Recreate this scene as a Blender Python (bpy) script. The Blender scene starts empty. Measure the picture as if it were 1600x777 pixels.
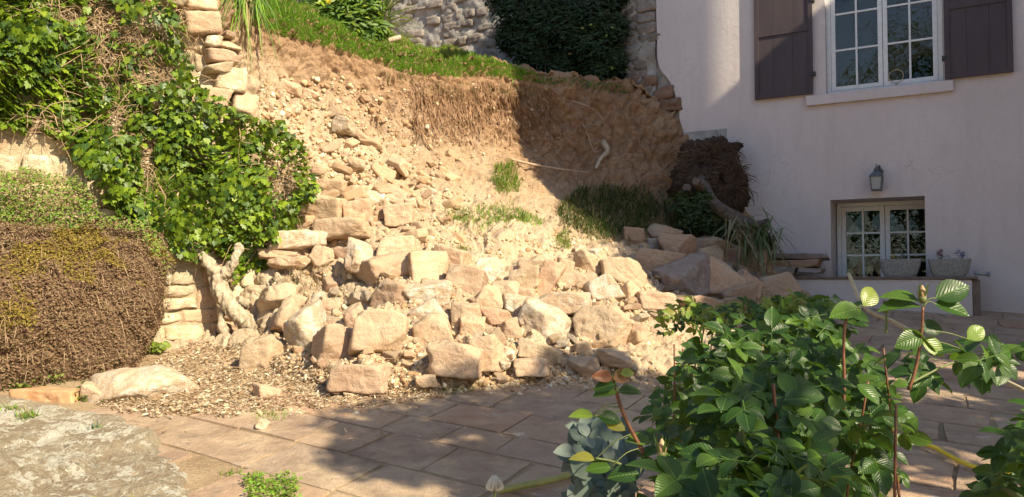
import bpy, bmesh, math, random
import numpy as np
from mathutils import Vector, Matrix, Euler
from mathutils.bvhtree import BVHTree
PI = math.pi
R = math.radians
sc = bpy.context.scene
C = sc.collection

# ------------------------------------------------------------------ camera
PITCH = math.atan(43/1200)
EYE = Vector((0, 0, 1.5))
cam_d = bpy.data.cameras.new('camera'); cam = bpy.data.objects.new('camera', cam_d); C.objects.link(cam)
cam.location = EYE; cam.rotation_euler = (PI/2 + PITCH, 0, 0)
cam_d.sensor_width = 36; cam_d.lens = 27; cam_d.clip_start = 0.05; cam_d.clip_end = 500
sc.camera = cam
# ------------------------------------------------------------------ world and sun
SUN_EL, SUN_AZ = R(37), R(135)
w = bpy.data.worlds.new('World'); sc.world = w; w.use_nodes = True
nt = w.node_tree; nt.nodes.clear()
sky = nt.nodes.new('ShaderNodeTexSky'); sky.sky_type = 'NISHITA'; sky.sun_disc = False
sky.sun_elevation = SUN_EL; sky.sun_rotation = SUN_AZ; sky.dust_density = 0.7; sky.ozone_density = 1.8
bg = nt.nodes.new('ShaderNodeBackground'); bg.inputs[1].default_value = 0.112
wo = nt.nodes.new('ShaderNodeOutputWorld')
nt.links.new(sky.outputs[0], bg.inputs[0]); nt.links.new(bg.outputs[0], wo.inputs[0])
sd = bpy.data.lights.new('sun', 'SUN'); sd.energy = 5.0; sd.angle = R(0.5); sd.color = (1.0, 0.87, 0.62)
sun = bpy.data.objects.new('sun', sd); C.objects.link(sun)
SUN = Vector((math.sin(SUN_AZ)*math.cos(SUN_EL), math.cos(SUN_AZ)*math.cos(SUN_EL), math.sin(SUN_EL)))
sun.rotation_euler = SUN.to_track_quat('Z', 'Y').to_euler()
sun.location = (6, -6, 14)
sc.view_settings.view_transform = 'Standard'; sc.view_settings.look = 'None'
sc.view_settings.exposure = 0.86; sc.view_settings.gamma = 1.0
sc.render.engine = 'CYCLES'; sc.cycles.max_bounces = 6; sc.cycles.use_denoising = True

# ------------------------------------------------------------------ geometry helpers
def gz(y):
    return 0.006 + 0.128*min(max(y, -4.0), 9.6)
def ray(px, py):
    f = Vector((0, math.cos(PITCH), math.sin(PITCH))); u = Vector((0, -math.sin(PITCH), math.cos(PITCH)))
    return f + Vector((1, 0, 0))*((px-800)/1200) + u*((388.5-py)/1200)
def pix(px, py, y):
    d = ray(px, py); return EYE + d*(y/d.y)
def gnd(px, py):
    d = ray(px, py); t = (0.006-EYE.z)/(d.z-0.128*d.y); return EYE + d*t
# house wall frame: s along the wall to the right, n out of it, z up
WO = Vector((4.94, 8.8, 0)); WD = Vector((0.866025, -0.5, 0)); WN = Vector((-0.5, -0.866025, 0))
def W(s, n, z): return WO + WD*s + WN*n + Vector((0, 0, z))
def WP(px, py, n=0.0):
    d = ray(px, py); o = WO + WN*n; t = (o-EYE).dot(WN)/d.dot(WN); p = EYE + d*t
    return (p-WO).dot(WD), p.z
# retaining wall frame
RO = Vector((-2.46, 7.3, 0)); RD = Vector((0.8107, 0.5855, 0)); RN = Vector((0.5855, -0.8107, 0))
def RP(px, py, n=0.0):
    d = ray(px, py); o = RO + RN*n; t = (o-EYE).dot(RN)/d.dot(RN); p = EYE + d*t
    return (p-RO).dot(RD), p.z
def RW(u, n, z): return RO + RD*u + RN*n + Vector((0, 0, z))

def _h(ix, iy, iz, seed):
    n = (ix*374761393 + iy*668265263 + iz*2147483647 + seed*974634777) & 0xFFFFFFFF
    n = ((n ^ (n >> 13))*1274126177) & 0xFFFFFFFF
    n = (n ^ (n >> 16)) & 0xFFFFFFFF
    return n/4294967295.0
def vnoise(p, seed=0):
    i = np.floor(p).astype(np.int64); f = p-i; f = f*f*(3-2*f)
    o = 0
    for a in (0, 1):
        wx = f[:, 0] if a else 1-f[:, 0]
        for b in (0, 1):
            wy = f[:, 1] if b else 1-f[:, 1]
            for c in (0, 1):
                wz = f[:, 2] if c else 1-f[:, 2]
                o = o + wx*wy*wz*_h(i[:, 0]+a, i[:, 1]+b, i[:, 2]+c, seed)
    return o*2-1
def fbm(p, oct=4, seed=0, gain=0.5):
    p = np.asarray(p, dtype=np.float64); s = 0; a = 1; t = 0
    for k in range(oct):
        s = s + a*vnoise(p*(2.03**k)+17.3*k, seed+k); t += a; a *= gain
    return s/t

def worley(p, seed=0):
    """distance to the nearest cell point, gap to the second, and a random value per cell"""
    p = np.asarray(p, dtype=np.float64); i0 = np.floor(p).astype(np.int64); f1 = np.full(len(p), 9.0); f2 = f1.copy(); cid = np.zeros(len(p)); off = np.zeros((len(p), 3))
    for dx in (-1, 0, 1):
        for dy in (-1, 0, 1):
            for dz in (-1, 0, 1):
                c = i0+np.array([dx, dy, dz]); q = np.stack([_h(c[:, 0], c[:, 1], c[:, 2], seed+k) for k in (1, 2, 3)], 1)
                v = c+q-p; d = (v**2).sum(1)**0.5; r = _h(c[:, 0], c[:, 1], c[:, 2], seed+7)
                n = d < f1; f2 = np.where(n, f1, np.minimum(f2, d)); cid = np.where(n, r, cid); off = np.where(n[:, None], v, off); f1 = np.where(n, d, f1)
    return f1, f2-f1, cid, off

def mesh_np(name, V, F, mat=None, parent=None, smooth=True, uv=None, loc=None):
    V = np.asarray(V, dtype=np.float32); F = np.asarray(F, dtype=np.int32)
    me = bpy.data.meshes.new(name)
    k = F.shape[1]; nf = len(F)
    me.vertices.add(len(V)); me.vertices.foreach_set('co', V.ravel())
    me.loops.add(nf*k); me.loops.foreach_set('vertex_index', F.ravel())
    me.polygons.add(nf)
    me.polygons.foreach_set('loop_start', np.arange(0, nf*k, k, dtype=np.int32))
    try: me.polygons.foreach_set('loop_total', np.full(nf, k, dtype=np.int32))
    except Exception: pass
    if smooth: me.polygons.foreach_set('use_smooth', np.ones(nf, dtype=bool))
    if uv is not None:
        l = me.uv_layers.new(name='UVMap'); l.data.foreach_set('uv', np.asarray(uv, dtype=np.float32)[F.ravel()].ravel())
    me.update(calc_edges=True); me.validate()
    if mat: me.materials.append(mat)
    return link(name, me, parent, loc)
def link(name, me, parent=None, loc=None):
    o = bpy.data.objects.new(name, me); C.objects.link(o)
    if parent is not None: o.parent = parent
    if loc is not None: o.location = loc
    return o
def tag(o, label=None, cat=None, group=None, kind=None):
    if label: o['label'] = label
    if cat: o['category'] = cat
    if group: o['group'] = group
    if kind: o['kind'] = kind
    return o
def empty(name, loc=(0, 0, 0)):
    o = bpy.data.objects.new(name, None); C.objects.link(o); o.location = loc; o.empty_display_size = 0.1
    return o

class MB:
    """collects boxes, prisms and tubes in one bmesh"""
    def __init__(s): s.bm = bmesh.new()
    def hexa(s, P):
        v = [s.bm.verts.new(p) for p in P]
        for q in ((0, 3, 2, 1), (4, 5, 6, 7), (0, 1, 5, 4), (1, 2, 6, 5), (2, 3, 7, 6), (3, 0, 4, 7)):
            s.bm.faces.new([v[i] for i in q])
        return s
    def wbox(s, s0, s1, n0, n1, z0, z1, fr=W):
        return s.hexa([fr(s0, n0, z0), fr(s1, n0, z0), fr(s1, n1, z0), fr(s0, n1, z0), fr(s0, n0, z1), fr(s1, n0, z1), fr(s1, n1, z1), fr(s0, n1, z1)])
    def tube(s, pts, rad, n=8, cap=True):
        pts = [Vector(p) for p in pts]; rings = []
        if not hasattr(rad, '__len__'): rad = [rad]*len(pts)
        up = Vector((0.13, 0.2, 1)).normalized()
        for i, p in enumerate(pts):
            t = (pts[min(i+1, len(pts)-1)]-pts[max(i-1, 0)]).normalized()
            a = t.cross(up)
            if a.length < 1e-3: a = t.cross(Vector((1, 0, 0)))
            a.normalize(); b = t.cross(a)
            rings.append([s.bm.verts.new(p+(a*math.cos(2*PI*k/n)+b*math.sin(2*PI*k/n))*rad[i]) for k in range(n)])
        for i in range(len(rings)-1):
            for k in range(n):
                f = s.bm.faces.new((rings[i][k], rings[i][(k+1) % n], rings[i+1][(k+1) % n], rings[i+1][k])); f.smooth = True
        if cap and n > 2:
            s.bm.faces.new(rings[0][::-1]); s.bm.faces.new(rings[-1])
        return s
    def build(s, name, mat, parent=None, bevel=0, loc=None):
        bmesh.ops.recalc_face_normals(s.bm, faces=s.bm.faces)
        if bevel:
            bmesh.ops.bevel(s.bm, geom=list(s.bm.edges), offset=bevel, segments=2, affect='EDGES', profile=0.5)
        me = bpy.data.meshes.new(name); s.bm.to_mesh(me); s.bm.free()
        if mat: me.materials.append(mat)
        return link(name, me, parent, loc)

def spline(P, k=6):
    """Catmull-Rom through points"""
    P = [np.array(p, dtype=float) for p in P]
    Q = [2*P[0]-P[1]] + P + [2*P[-1]-P[-2]]; out = []
    for i in range(1, len(Q)-2):
        for t in np.linspace(0, 1, k, endpoint=False):
            a, b, c, d = Q[i-1:i+3]
            out.append(0.5*((2*b)+(-a+c)*t+(2*a-5*b+4*c-d)*t*t+(-a+3*b-3*c+d)*t**3))
    out.append(P[-1]); return out

# ------------------------------------------------------------------ materials
class N:
    def __init__(s, name):
        s.m = bpy.data.materials.new(name); s.m.use_nodes = True; s.t = s.m.node_tree; s.t.nodes.clear()
        s.out = s.n('ShaderNodeOutputMaterial')
    def n(s, kind, **kw):
        x = s.t.nodes.new(kind)
        for k, v in kw.items(): setattr(x, k, v)
        return x
    def l(s, a, b): s.t.links.new(a, b)
    def coord(s, which='Object'): return s.n('ShaderNodeTexCoord').outputs[which]
    def noise(s, vec, scale, detail=5, rough=0.6, dist=0.0, sx=None):
        if sx is not None:
            mp = s.n('ShaderNodeMapping'); mp.inputs['Scale'].default_value = sx; s.l(vec, mp.inputs[0]); vec = mp.outputs[0]
        x = s.n('ShaderNodeTexNoise'); x.inputs['Scale'].default_value = scale; x.inputs['Detail'].default_value = detail
        x.inputs['Roughness'].default_value = rough; x.inputs['Distortion'].default_value = dist; s.l(vec, x.inputs['Vector']); return x.outputs['Fac']
    def ramp(s, fac, stops, interp='LINEAR'):
        x = s.n('ShaderNodeValToRGB'); cr = x.color_ramp; cr.interpolation = interp
        while len(cr.elements) < len(stops): cr.elements.new(0.5)
        for e, (p, c) in zip(cr.elements, stops):
            e.position = p; e.color = (c[0], c[1], c[2], 1) if hasattr(c, '__len__') else (c, c, c, 1)
        s.l(fac, x.inputs[0]); return x.outputs[0]
    def mix(s, fac, a, b, mode='MIX'):
        x = s.n('ShaderNodeMix', data_type='RGBA', blend_type=mode)
        for i, v in ((0, fac), (6, a), (7, b)):
            if hasattr(v, 'is_linked'): s.l(v, x.inputs[i])
            elif i == 0: x.inputs[0].default_value = v
            else: x.inputs[i].default_value = (v[0], v[1], v[2], 1)
        return x.outputs[2]
    def math(s, op, a, b=0.0):
        x = s.n('ShaderNodeMath', operation=op)
        for i, v in ((0, a), (1, b)):
            if hasattr(v, 'is_linked'): s.l(v, x.inputs[i])
            else: x.inputs[i].default_value = v
        return x.outputs[0]
    def bump(s, h, strength=0.5, dist=0.01):
        x = s.n('ShaderNodeBump'); x.inputs['Strength'].default_value = strength; x.inputs['Distance'].default_value = dist
        s.l(h, x.inputs['Height']); return x.outputs[0]
    def finish(s, col, rough=0.85, spec=0.3, bump=None, **kw):
        p = s.n('ShaderNodeBsdfPrincipled')
        if hasattr(col, 'is_linked'): s.l(col, p.inputs['Base Color'])
        else: p.inputs['Base Color'].default_value = (*col, 1)
        if hasattr(rough, 'is_linked'): s.l(rough, p.inputs['Roughness'])
        else: p.inputs['Roughness'].default_value = rough
        p.inputs['Specular IOR Level'].default_value = spec
        for k, v in kw.items(): p.inputs[k].default_value = v
        if bump is not None: s.l(bump, p.inputs['Normal'])
        s.l(p.outputs[0], s.out.inputs[0]); s.p = p
        return s.m

def rock_mat(name, c0, c1, c2, white=0.62, wcol=(0.66, 0.58, 0.46), lichen=None, dust=0.5, bumps=0.9):
    q = N(name); v = q.coord(); oi = q.n('ShaderNodeObjectInfo')
    add = q.n('ShaderNodeVectorMath', operation='ADD'); q.l(v, add.inputs[0])
    sc_ = q.n('ShaderNodeVectorMath', operation='SCALE'); cx = q.n('ShaderNodeCombineXYZ')
    for i in range(3): q.l(oi.outputs['Random'], cx.inputs[i])
    q.l(cx.outputs[0], sc_.inputs[0]); sc_.inputs['Scale'].default_value = 37.0; q.l(sc_.outputs[0], add.inputs[1]); v = add.outputs[0]
    n1 = q.noise(v, 4.5, 6, 0.65, 0.6); n2 = q.noise(v, 22, 5, 0.7, 0.3); n3 = q.noise(v, 90, 4, 0.7)
    col = q.ramp(n1, [(0.3, c0), (0.5, c1), (0.72, c2)])
    strat = q.noise(v, 6, 4, 0.6, 1.0, sx=(0.6, 0.6, 6.0))
    col = q.mix(q.ramp(strat, [(0.42, 0.0), (0.62, 0.22)]), col, (c0[0]*0.8, c0[1]*0.7, c0[2]*0.62))
    col = q.mix(q.ramp(n2, [(0.4, 0.0), (0.7, 0.35)]), col, (c0[0]*0.7, c0[1]*0.6, c0[2]*0.5))
    n4 = q.noise(v, 7, 7, 0.75, 1.2)
    col = q.mix(q.ramp(n4, [(white-0.04, 0.0), (white+0.06, 0.85)]), col, wcol)
    if lichen is not None:
        n5 = q.noise(v, 16, 5, 0.8, 0.5)
        col = q.mix(q.ramp(n5, [(0.50, 0.0), (0.56, 0.8)]), col, lichen)
        n6 = q.noise(v, 30, 4, 0.8, 0.5)
        col = q.mix(q.ramp(n6, [(0.60, 0.0), (0.66, 0.8)]), col, (0.06, 0.055, 0.05))
    r2_ = q.math('FRACT', q.math('MULTIPLY', oi.outputs['Random'], 7.31))
    col = q.mix(q.math('MULTIPLY', r2_, 0.45), col, (c0[0]*1.0, c0[1]*0.86, c0[2]*0.88))
    br = q.math('ADD', q.math('MULTIPLY', oi.outputs['Random'], 0.34), 0.84)
    bc = q.n('ShaderNodeCombineColor'); 
    for i in range(3): q.l(br, bc.inputs[i])
    col = q.mix(1.0, col, bc.outputs[0], 'MULTIPLY')
    grit = q.noise(v, 60, 5, 0.8); col = q.mix(q.ramp(grit, [(0.36, 0.5), (0.46, 0.0)]), col, (c0[0]*0.5, c0[1]*0.42, c0[2]*0.36))
    geo = q.n('ShaderNodeNewGeometry'); sp = q.n('ShaderNodeSeparateXYZ'); q.l(geo.outputs['Normal'], sp.inputs[0])
    dn = q.math('MULTIPLY', q.ramp(sp.outputs['Z'], [(0.15, 0.0), (0.8, 1.0)]), q.ramp(n2, [(0.3, 0.15), (0.6, dust)]))
    col = q.mix(dn, col, (0.53, 0.405, 0.27))
    hgt = q.math('ADD', q.math('MULTIPLY', n2, 1.0), q.math('MULTIPLY', n3, 0.35))
    hgt = q.math('ADD', hgt, q.math('MULTIPLY', strat, 0.25))
    return q.finish(col, 0.92, 0.15, q.bump(hgt, bumps, 0.02))

def leaf_mat(name, cols, trans, rough=0.4, tf=0.35, veins=True, spec=0.4, under=None, red=None):
    q = N(name)
    geo = q.n('ShaderNodeNewGeometry'); oi = q.n('ShaderNodeObjectInfo')
    r = q.math('FRACT', q.math('ADD', geo.outputs['Random Per Island'], q.math('MULTIPLY', oi.outputs['Random'], 3.7)))
    k = len(cols)-1
    col = q.ramp(r, [(i/k, c) for i, c in enumerate(cols)])
    n = q.noise(q.coord(), 25, 3, 0.6)
    col = q.mix(q.ramp(n, [(0.35, 0.0), (0.75, 0.35)]), col, tuple(x*0.55 for x in cols[0]))
    bmp = None
    if veins:
        uv = q.n('ShaderNodeTexCoord').outputs['UV']; sp = q.n('ShaderNodeSeparateXYZ'); q.l(uv, sp.inputs[0])
        av = q.math('ABSOLUTE', q.math('SUBTRACT', sp.outputs['Y'], 0.5))
        mid = q.ramp(av, [(0.0, 1.0), (0.035, 0.0)])
        ph = q.math('SUBTRACT', q.math('MULTIPLY', sp.outputs['X'], 9.0), q.math('MULTIPLY', av, 7.0))
        tri = q.math('ABSOLUTE', q.math('SUBTRACT', q.math('FRACT', ph), 0.5))
        vein = q.ramp(tri, [(0.0, 1.0), (0.12, 0.0)])
        vv = q.math('MAXIMUM', mid, q.math('MULTIPLY', vein, 0.5))
        col = q.mix(q.math('MULTIPLY', vv, 0.35), col, tuple(min(1, x*1.9+0.03) for x in cols[-1]))
        bmp = q.bump(q.math('ADD', q.math('MULTIPLY', tri, 1.2), q.math('MULTIPLY', mid, -0.6)), 0.6, 0.0015)
    p = q.n('ShaderNodeBsdfPrincipled'); q.l(col, p.inputs['Base Color']); p.inputs['Roughness'].default_value = rough
    p.inputs['Specular IOR Level'].default_value = spec
    if bmp is not None: q.l(bmp, p.inputs['Normal'])
    tr = q.n('ShaderNodeBsdfTranslucent'); tc = q.mix(0.55, col, trans); q.l(tc, tr.inputs[0])
    mx = q.n('ShaderNodeMixShader'); mx.inputs[0].default_value = tf
    q.l(p.outputs[0], mx.inputs[1]); q.l(tr.outputs[0], mx.inputs[2]); q.l(mx.outputs[0], q.out.inputs[0])
    return q.m

def simple_mat(name, c0, c1, scale=12, rough=0.85, spec=0.25, bump=0.3, bd=0.005, detail=5, sx=None, **kw):
    q = N(name); v = q.coord(); n = q.noise(v, scale, detail, 0.6, 0.3, sx)
    n2 = q.noise(v, scale*6, 3, 0.6)
    col = q.ramp(n, [(0.3, c0), (0.7, c1)])
    return q.finish(col, rough, spec, q.bump(q.math('ADD', n, q.math('MULTIPLY', n2, 0.5)), bump, bd), **kw)

M = {}
M['rock'] = rock_mat('sandstone', (0.49, 0.345, 0.225), (0.56, 0.43, 0.295), (0.61, 0.505, 0.375), 0.62, dust=0.8)
M['rock_pink'] = rock_mat('pink_sandstone', (0.48, 0.33, 0.225), (0.55, 0.405, 0.285), (0.60, 0.475, 0.355), 0.62, dust=0.8)
M['rock_white'] = rock_mat('limewashed_stone', (0.46, 0.34, 0.22), (0.54, 0.43, 0.305), (0.61, 0.52, 0.40), 0.5, (0.70, 0.65, 0.56))
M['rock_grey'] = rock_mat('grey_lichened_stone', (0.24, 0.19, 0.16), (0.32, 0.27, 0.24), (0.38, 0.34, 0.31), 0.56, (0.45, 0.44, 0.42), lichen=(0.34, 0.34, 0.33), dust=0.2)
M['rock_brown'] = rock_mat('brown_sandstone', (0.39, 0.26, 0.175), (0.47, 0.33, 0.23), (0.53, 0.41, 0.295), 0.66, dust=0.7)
M['wall_stone'] = rock_mat('old_wall_stone', (0.46, 0.37, 0.24), (0.56, 0.47, 0.32), (0.64, 0.57, 0.41), 0.55, (0.70, 0.66, 0.52), dust=0.3)
M['grey_wall_stone'] = rock_mat('weathered_wall_stone', (0.22, 0.19, 0.165), (0.31, 0.275, 0.24), (0.40, 0.36, 0.32), 0.6, (0.48, 0.46, 0.43), dust=0.0, bumps=1.0)
M['ruin_stone'] = rock_mat('earth_stained_stone', (0.22, 0.14, 0.095), (0.30, 0.20, 0.14), (0.38, 0.28, 0.2), 0.62, (0.42, 0.38, 0.33), dust=0.1, bumps=1.0)
M['mortar'] = simple_mat('lime_mortar', (0.34, 0.26, 0.17), (0.50, 0.41, 0.28), 14, 0.95, 0.1, 1.0, 0.02)
M['grey_mortar'] = simple_mat('grey_mortar', (0.25, 0.23, 0.205), (0.40, 0.375, 0.345), 5, 0.95, 0.1, 1.0, 0.02)

def soil_mat():
    q = N('earth'); v = q.coord()
    n1 = q.noise(v, 1.6, 6, 0.6, 0.5); n2 = q.noise(v, 9, 7, 0.72, 0.4); n3 = q.noise(v, 55, 4, 0.7)
    a = q.ramp(n1, [(0.3, (0.50, 0.36, 0.235)), (0.5, (0.57, 0.44, 0.305)), (0.7, (0.62, 0.505, 0.365))])
    b = q.ramp(n1, [(0.3, (0.27, 0.155, 0.088)), (0.55, (0.37, 0.23, 0.135)), (0.75, (0.45, 0.31, 0.19))])
    sp = q.n('ShaderNodeSeparateXYZ'); q.l(v, sp.inputs[0])
    hz = q.math('ADD', sp.outputs['Z'], q.math('MULTIPLY', n2, 0.9))
    hz = q.math('ADD', hz, q.math('MULTIPLY', sp.outputs['X'], 0.42))
    top = q.ramp(q.math('DIVIDE', hz, 5.0), [(0.52, 0.0), (0.74, 1.0)])
    col = q.mix(top, a, b)
    col = q.mix(q.ramp(n2, [(0.36, 0.6), (0.46, 0.0)]), col, (0.27, 0.155, 0.09))
    col = q.mix(q.ramp(n3, [(0.5, 0.0), (0.75, 0.5)]), col, (0.56, 0.41, 0.27))
    h = q.math('ADD', q.math('MULTIPLY', n2, 1.6), q.math('MULTIPLY', n3, 0.5))
    return q.finish(col, 0.97, 0.08, q.bump(h, 1.0, 0.03))
M['soil'] = soil_mat()
M['clod'] = rock_mat('dry_earth_clod', (0.48, 0.33, 0.20), (0.54, 0.39, 0.25), (0.60, 0.46, 0.31), 0.66, bumps=0.6)

def litter_ground():
    q = N('dry_ground'); v = q.coord()
    n1 = q.noise(v, 3, 6, 0.65, 0.6); n2 = q.noise(v, 40, 5, 0.75, 0.8)
    col = q.ramp(n1, [(0.3, (0.32, 0.22, 0.135)), (0.55, (0.44, 0.32, 0.20)), (0.75, (0.52, 0.40, 0.265))])
    col = q.mix(q.ramp(n2, [(0.45, 0.0), (0.7, 0.7)]), col, (0.52, 0.40, 0.25))
    return q.finish(col, 0.97, 0.1, q.bump(q.math('ADD', n1, n2), 1.0, 0.02))
M['ground'] = litter_ground()

def slate_mat():
    q = N('slate_paving'); v = q.coord('Object'); oi = q.n('ShaderNodeObjectInfo'); geo = q.n('ShaderNodeNewGeometry')
    pos = geo.outputs['Position']
    n1 = q.noise(pos, 5, 6, 0.65, 0.6); n2 = q.noise(pos, 30, 5, 0.75, 0.6, sx=(1, 1, 3)); n3 = q.noise(pos, 120, 3, 0.7)
    base = q.ramp(oi.outputs['Random'], [(0.0, (0.30, 0.205, 0.14)), (0.3, (0.37, 0.245, 0.165)), (0.5, (0.27, 0.195, 0.145)), (0.72, (0.40, 0.225, 0.14)), (1.0, (0.34, 0.255, 0.19))])
    col = q.mix(q.ramp(n1, [(0.35, 0.0), (0.7, 0.65)]), base, (0.56, 0.415, 0.285))
    col = q.mix(q.ramp(n2, [(0.5, 0.0), (0.72, 0.4)]), col, (0.22, 0.165, 0.125))
    n4 = q.noise(pos, 3.2, 8, 0.78, 1.4, sx=(1.0, 2.2, 1))
    col = q.mix(q.ramp(n4, [(0.60, 0.0), (0.66, 0.75)]), col, (0.58, 0.53, 0.46))
    n5 = q.noise(pos, 45, 4, 0.8, 0.5)
    col = q.mix(q.math('MULTIPLY', q.ramp(n5, [(0.55, 0.0), (0.64, 0.6)]), q.ramp(n1, [(0.4, 0.0), (0.6, 1.0)])), col, (0.42, 0.34, 0.27))
    n7 = q.noise(pos, 1.7, 6, 0.7, 0.6); col = q.mix(q.ramp(n7, [(0.48, 0.0), (0.64, 0.75)]), col, (0.54, 0.41, 0.27))
    n8 = q.noise(pos, 2.6, 7, 0.75, 0.4); col = q.mix(q.ramp(n8, [(0.56, 0.0), (0.66, 0.55)]), col, (0.17, 0.135, 0.11))
    h = q.math('ADD', q.math('MULTIPLY', n2, 1.0), q.math('ADD', q.math('MULTIPLY', n3, 0.3), q.math('MULTIPLY', n1, 2.0)))
    return q.finish(col, q.ramp(n1, [(0.3, 0.62), (0.7, 0.85)]), 0.35, q.bump(h, 0.9, 0.012))
M['slate'] = slate_mat()

def boulder_mat():
    q = N('lichened_bedrock'); v = q.coord()
    n1 = q.noise(v, 2.2, 7, 0.7, 0.3, sx=(1, 1.6, 3)); n2 = q.noise(v, 14, 7, 0.8, 0.1); n3 = q.noise(v, 70, 4, 0.75)
    col = q.ramp(n1, [(0.3, (0.32, 0.24, 0.165)), (0.46, (0.44, 0.34, 0.235)), (0.6, (0.54, 0.44, 0.31)), (0.75, (0.60, 0.50, 0.36))])
    col = q.mix(q.ramp(n2, [(0.5, 0.0), (0.58, 0.75)]), col, (0.64, 0.56, 0.42))
    n5 = q.noise(v, 9, 5, 0.7, 0.5)
    col = q.mix(q.ramp(n5, [(0.64, 0.0), (0.66, 0.8)]), col, (0.50, 0.43, 0.16))
    col = q.mix(q.ramp(n3, [(0.28, 0.5), (0.40, 0.0)]), col, (0.16, 0.125, 0.085))
    n4 = q.noise(v, 3.0, 9, 0.78, 0.15)
    col = q.mix(q.ramp(n4, [(0.535, 0.0), (0.548, 1.0)]), col, (0.84, 0.79, 0.66))
    n9 = q.noise(v, 13, 8, 0.8, 0.1); col = q.mix(q.ramp(n9, [(0.555, 0.0), (0.572, 0.95)]), col, (0.80, 0.74, 0.60))
    n10 = q.noise(v, 8, 8, 0.8, 0.1); col = q.mix(q.ramp(n10, [(0.60, 0.0), (0.63, 0.7)]), col, (0.27, 0.24, 0.17))
    h = q.math('ADD', q.math('MULTIPLY', n2, 1.5), q.math('MULTIPLY', n3, 0.8))
    return q.finish(col, 0.95, 0.12, q.bump(h, 1.0, 0.045))
M['boulder'] = boulder_mat()

def plaster_mat():
    q = N('pink_render'); v = q.coord()
    n1 = q.noise(v, 0.9, 5, 0.6, 0.6); n2 = q.noise(v, 16, 6, 0.7, 0.3); n3 = q.noise(v, 160, 3, 0.7)
    n4 = q.noise(v, 2.2, 6, 0.7, 0.4, sx=(3.5, 3.5, 0.5))
    col = q.ramp(n1, [(0.3, (0.60, 0.53, 0.51)), (0.7, (0.68, 0.61, 0.595))])
    col = q.mix(q.ramp(n2, [(0.4, 0.0), (0.75, 0.35)]), col, (0.55, 0.49, 0.49))
    col = q.mix(q.ramp(n4, [(0.5, 0.0), (0.75, 0.38)]), col, (0.47, 0.41, 0.40))
    # rising-damp staining at the foot of the wall
    sp = q.n('ShaderNodeSeparateXYZ'); q.l(v, sp.inputs[0])
    zz = q.math('ADD', sp.outputs['Z'], q.math('MULTIPLY', n2, 0.5))
    col = q.mix(q.ramp(zz, [(0.2, 0.0), (1.28, 0.55), (1.75, 0.0)]) if False else q.ramp(q.math('DIVIDE', zz, 4.0), [(0.30, 0.35), (0.42, 0.0)]), col, (0.42, 0.31, 0.28))
    vo = q.n('ShaderNodeTexVoronoi', feature='DISTANCE_TO_EDGE'); vo.inputs['Scale'].default_value = 0.9
    dv = q.n('ShaderNodeVectorMath', operation='ADD'); q.l(v, dv.inputs[0]); nz = q.n('ShaderNodeTexNoise'); nz.inputs['Scale'].default_value = 3; nz.inputs['Detail'].default_value = 6; q.l(v, nz.inputs['Vector']); q.l(nz.outputs['Color'], dv.inputs[1]); q.l(dv.outputs[0], vo.inputs['Vector'])
    crack = q.math('MULTIPLY', q.ramp(vo.outputs['Distance'], [(0.0, 1.0), (0.006, 0.0)]), q.ramp(n1, [(0.5, 0.0), (0.62, 0.5)]))
    col = q.mix(crack, col, (0.30, 0.23, 0.21))
    n6 = q.noise(v, 5, 7, 0.75, 1.0); col = q.mix(q.ramp(n6, [(0.6, 0.0), (0.68, 0.22)]), col, (0.46, 0.40, 0.38))
    h = q.math('ADD', q.math('MULTIPLY', n3, 0.5), q.math('MULTIPLY', n2, 1.3))
    return q.finish(col, 0.93, 0.15, q.bump(h, 0.45, 0.008))
M['plaster'] = plaster_mat()
M['grey_plaster'] = simple_mat('grey_cement', (0.26, 0.25, 0.235), (0.44, 0.425, 0.40), 7, 0.95, 0.1, 0.7, 0.01)
M['white_paint'] = simple_mat('white_paint', (0.66, 0.66, 0.65), (0.78, 0.78, 0.77), 18, 0.5, 0.4, 0.25, 0.002)
M['shutter'] = simple_mat('dark_shutter_paint', (0.062, 0.046, 0.050), (0.085, 0.064, 0.066), 6, 0.6, 0.35, 0.3, 0.003, sx=(1, 1, 0.2))
M['iron'] = simple_mat('black_iron', (0.03, 0.03, 0.032), (0.06, 0.058, 0.055), 30, 0.55, 0.4)
M['lamp_metal'] = simple_mat('grey_verdigris_metal', (0.07, 0.085, 0.095), (0.13, 0.15, 0.16), 30, 0.5, 0.5, 0.3, 0.002)
M['slate_cap'] = simple_mat('ledge_slate', (0.14, 0.10, 0.08), (0.24, 0.17, 0.135), 10, 0.8, 0.3, 0.6, 0.01)
M['trough'] = simple_mat('cast_stone', (0.20, 0.195, 0.185), (0.46, 0.45, 0.42), 55, 0.95, 0.15, 1.0, 0.01)
M['bark'] = simple_mat('pale_bark', (0.34, 0.26, 0.175), (0.62, 0.53, 0.40), 24, 0.95, 0.1, 1.0, 0.02, sx=(1, 1, 0.5))
M['bark_grey'] = simple_mat('grey_bark', (0.085, 0.066, 0.055), (0.19, 0.15, 0.125), 24, 0.95, 0.1, 1.0, 0.01)
M['cut_wood'] = simple_mat('cut_wood', (0.42, 0.33, 0.22), (0.56, 0.46, 0.32), 40, 0.9, 0.1, 0.4, 0.003)
M['twig'] = simple_mat('dry_twig', (0.30, 0.19, 0.11), (0.50, 0.37, 0.24), 30, 0.95, 0.1, 0.4, 0.003)
M['root'] = simple_mat('root_fibre', (0.25, 0.14, 0.08), (0.46, 0.30, 0.18), 20, 0.95, 0.1, 0.4, 0.003)
M['root_dark'] = simple_mat('dark_root_mass', (0.04, 0.029, 0.023), (0.125, 0.085, 0.064), 26, 1.0, 0.05, 1.0, 0.03)
M['root_fib'] = simple_mat('root_fibre_brown', (0.09, 0.058, 0.042), (0.20, 0.14, 0.10), 20, 1.0, 0.05, 0.5, 0.004)
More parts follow.
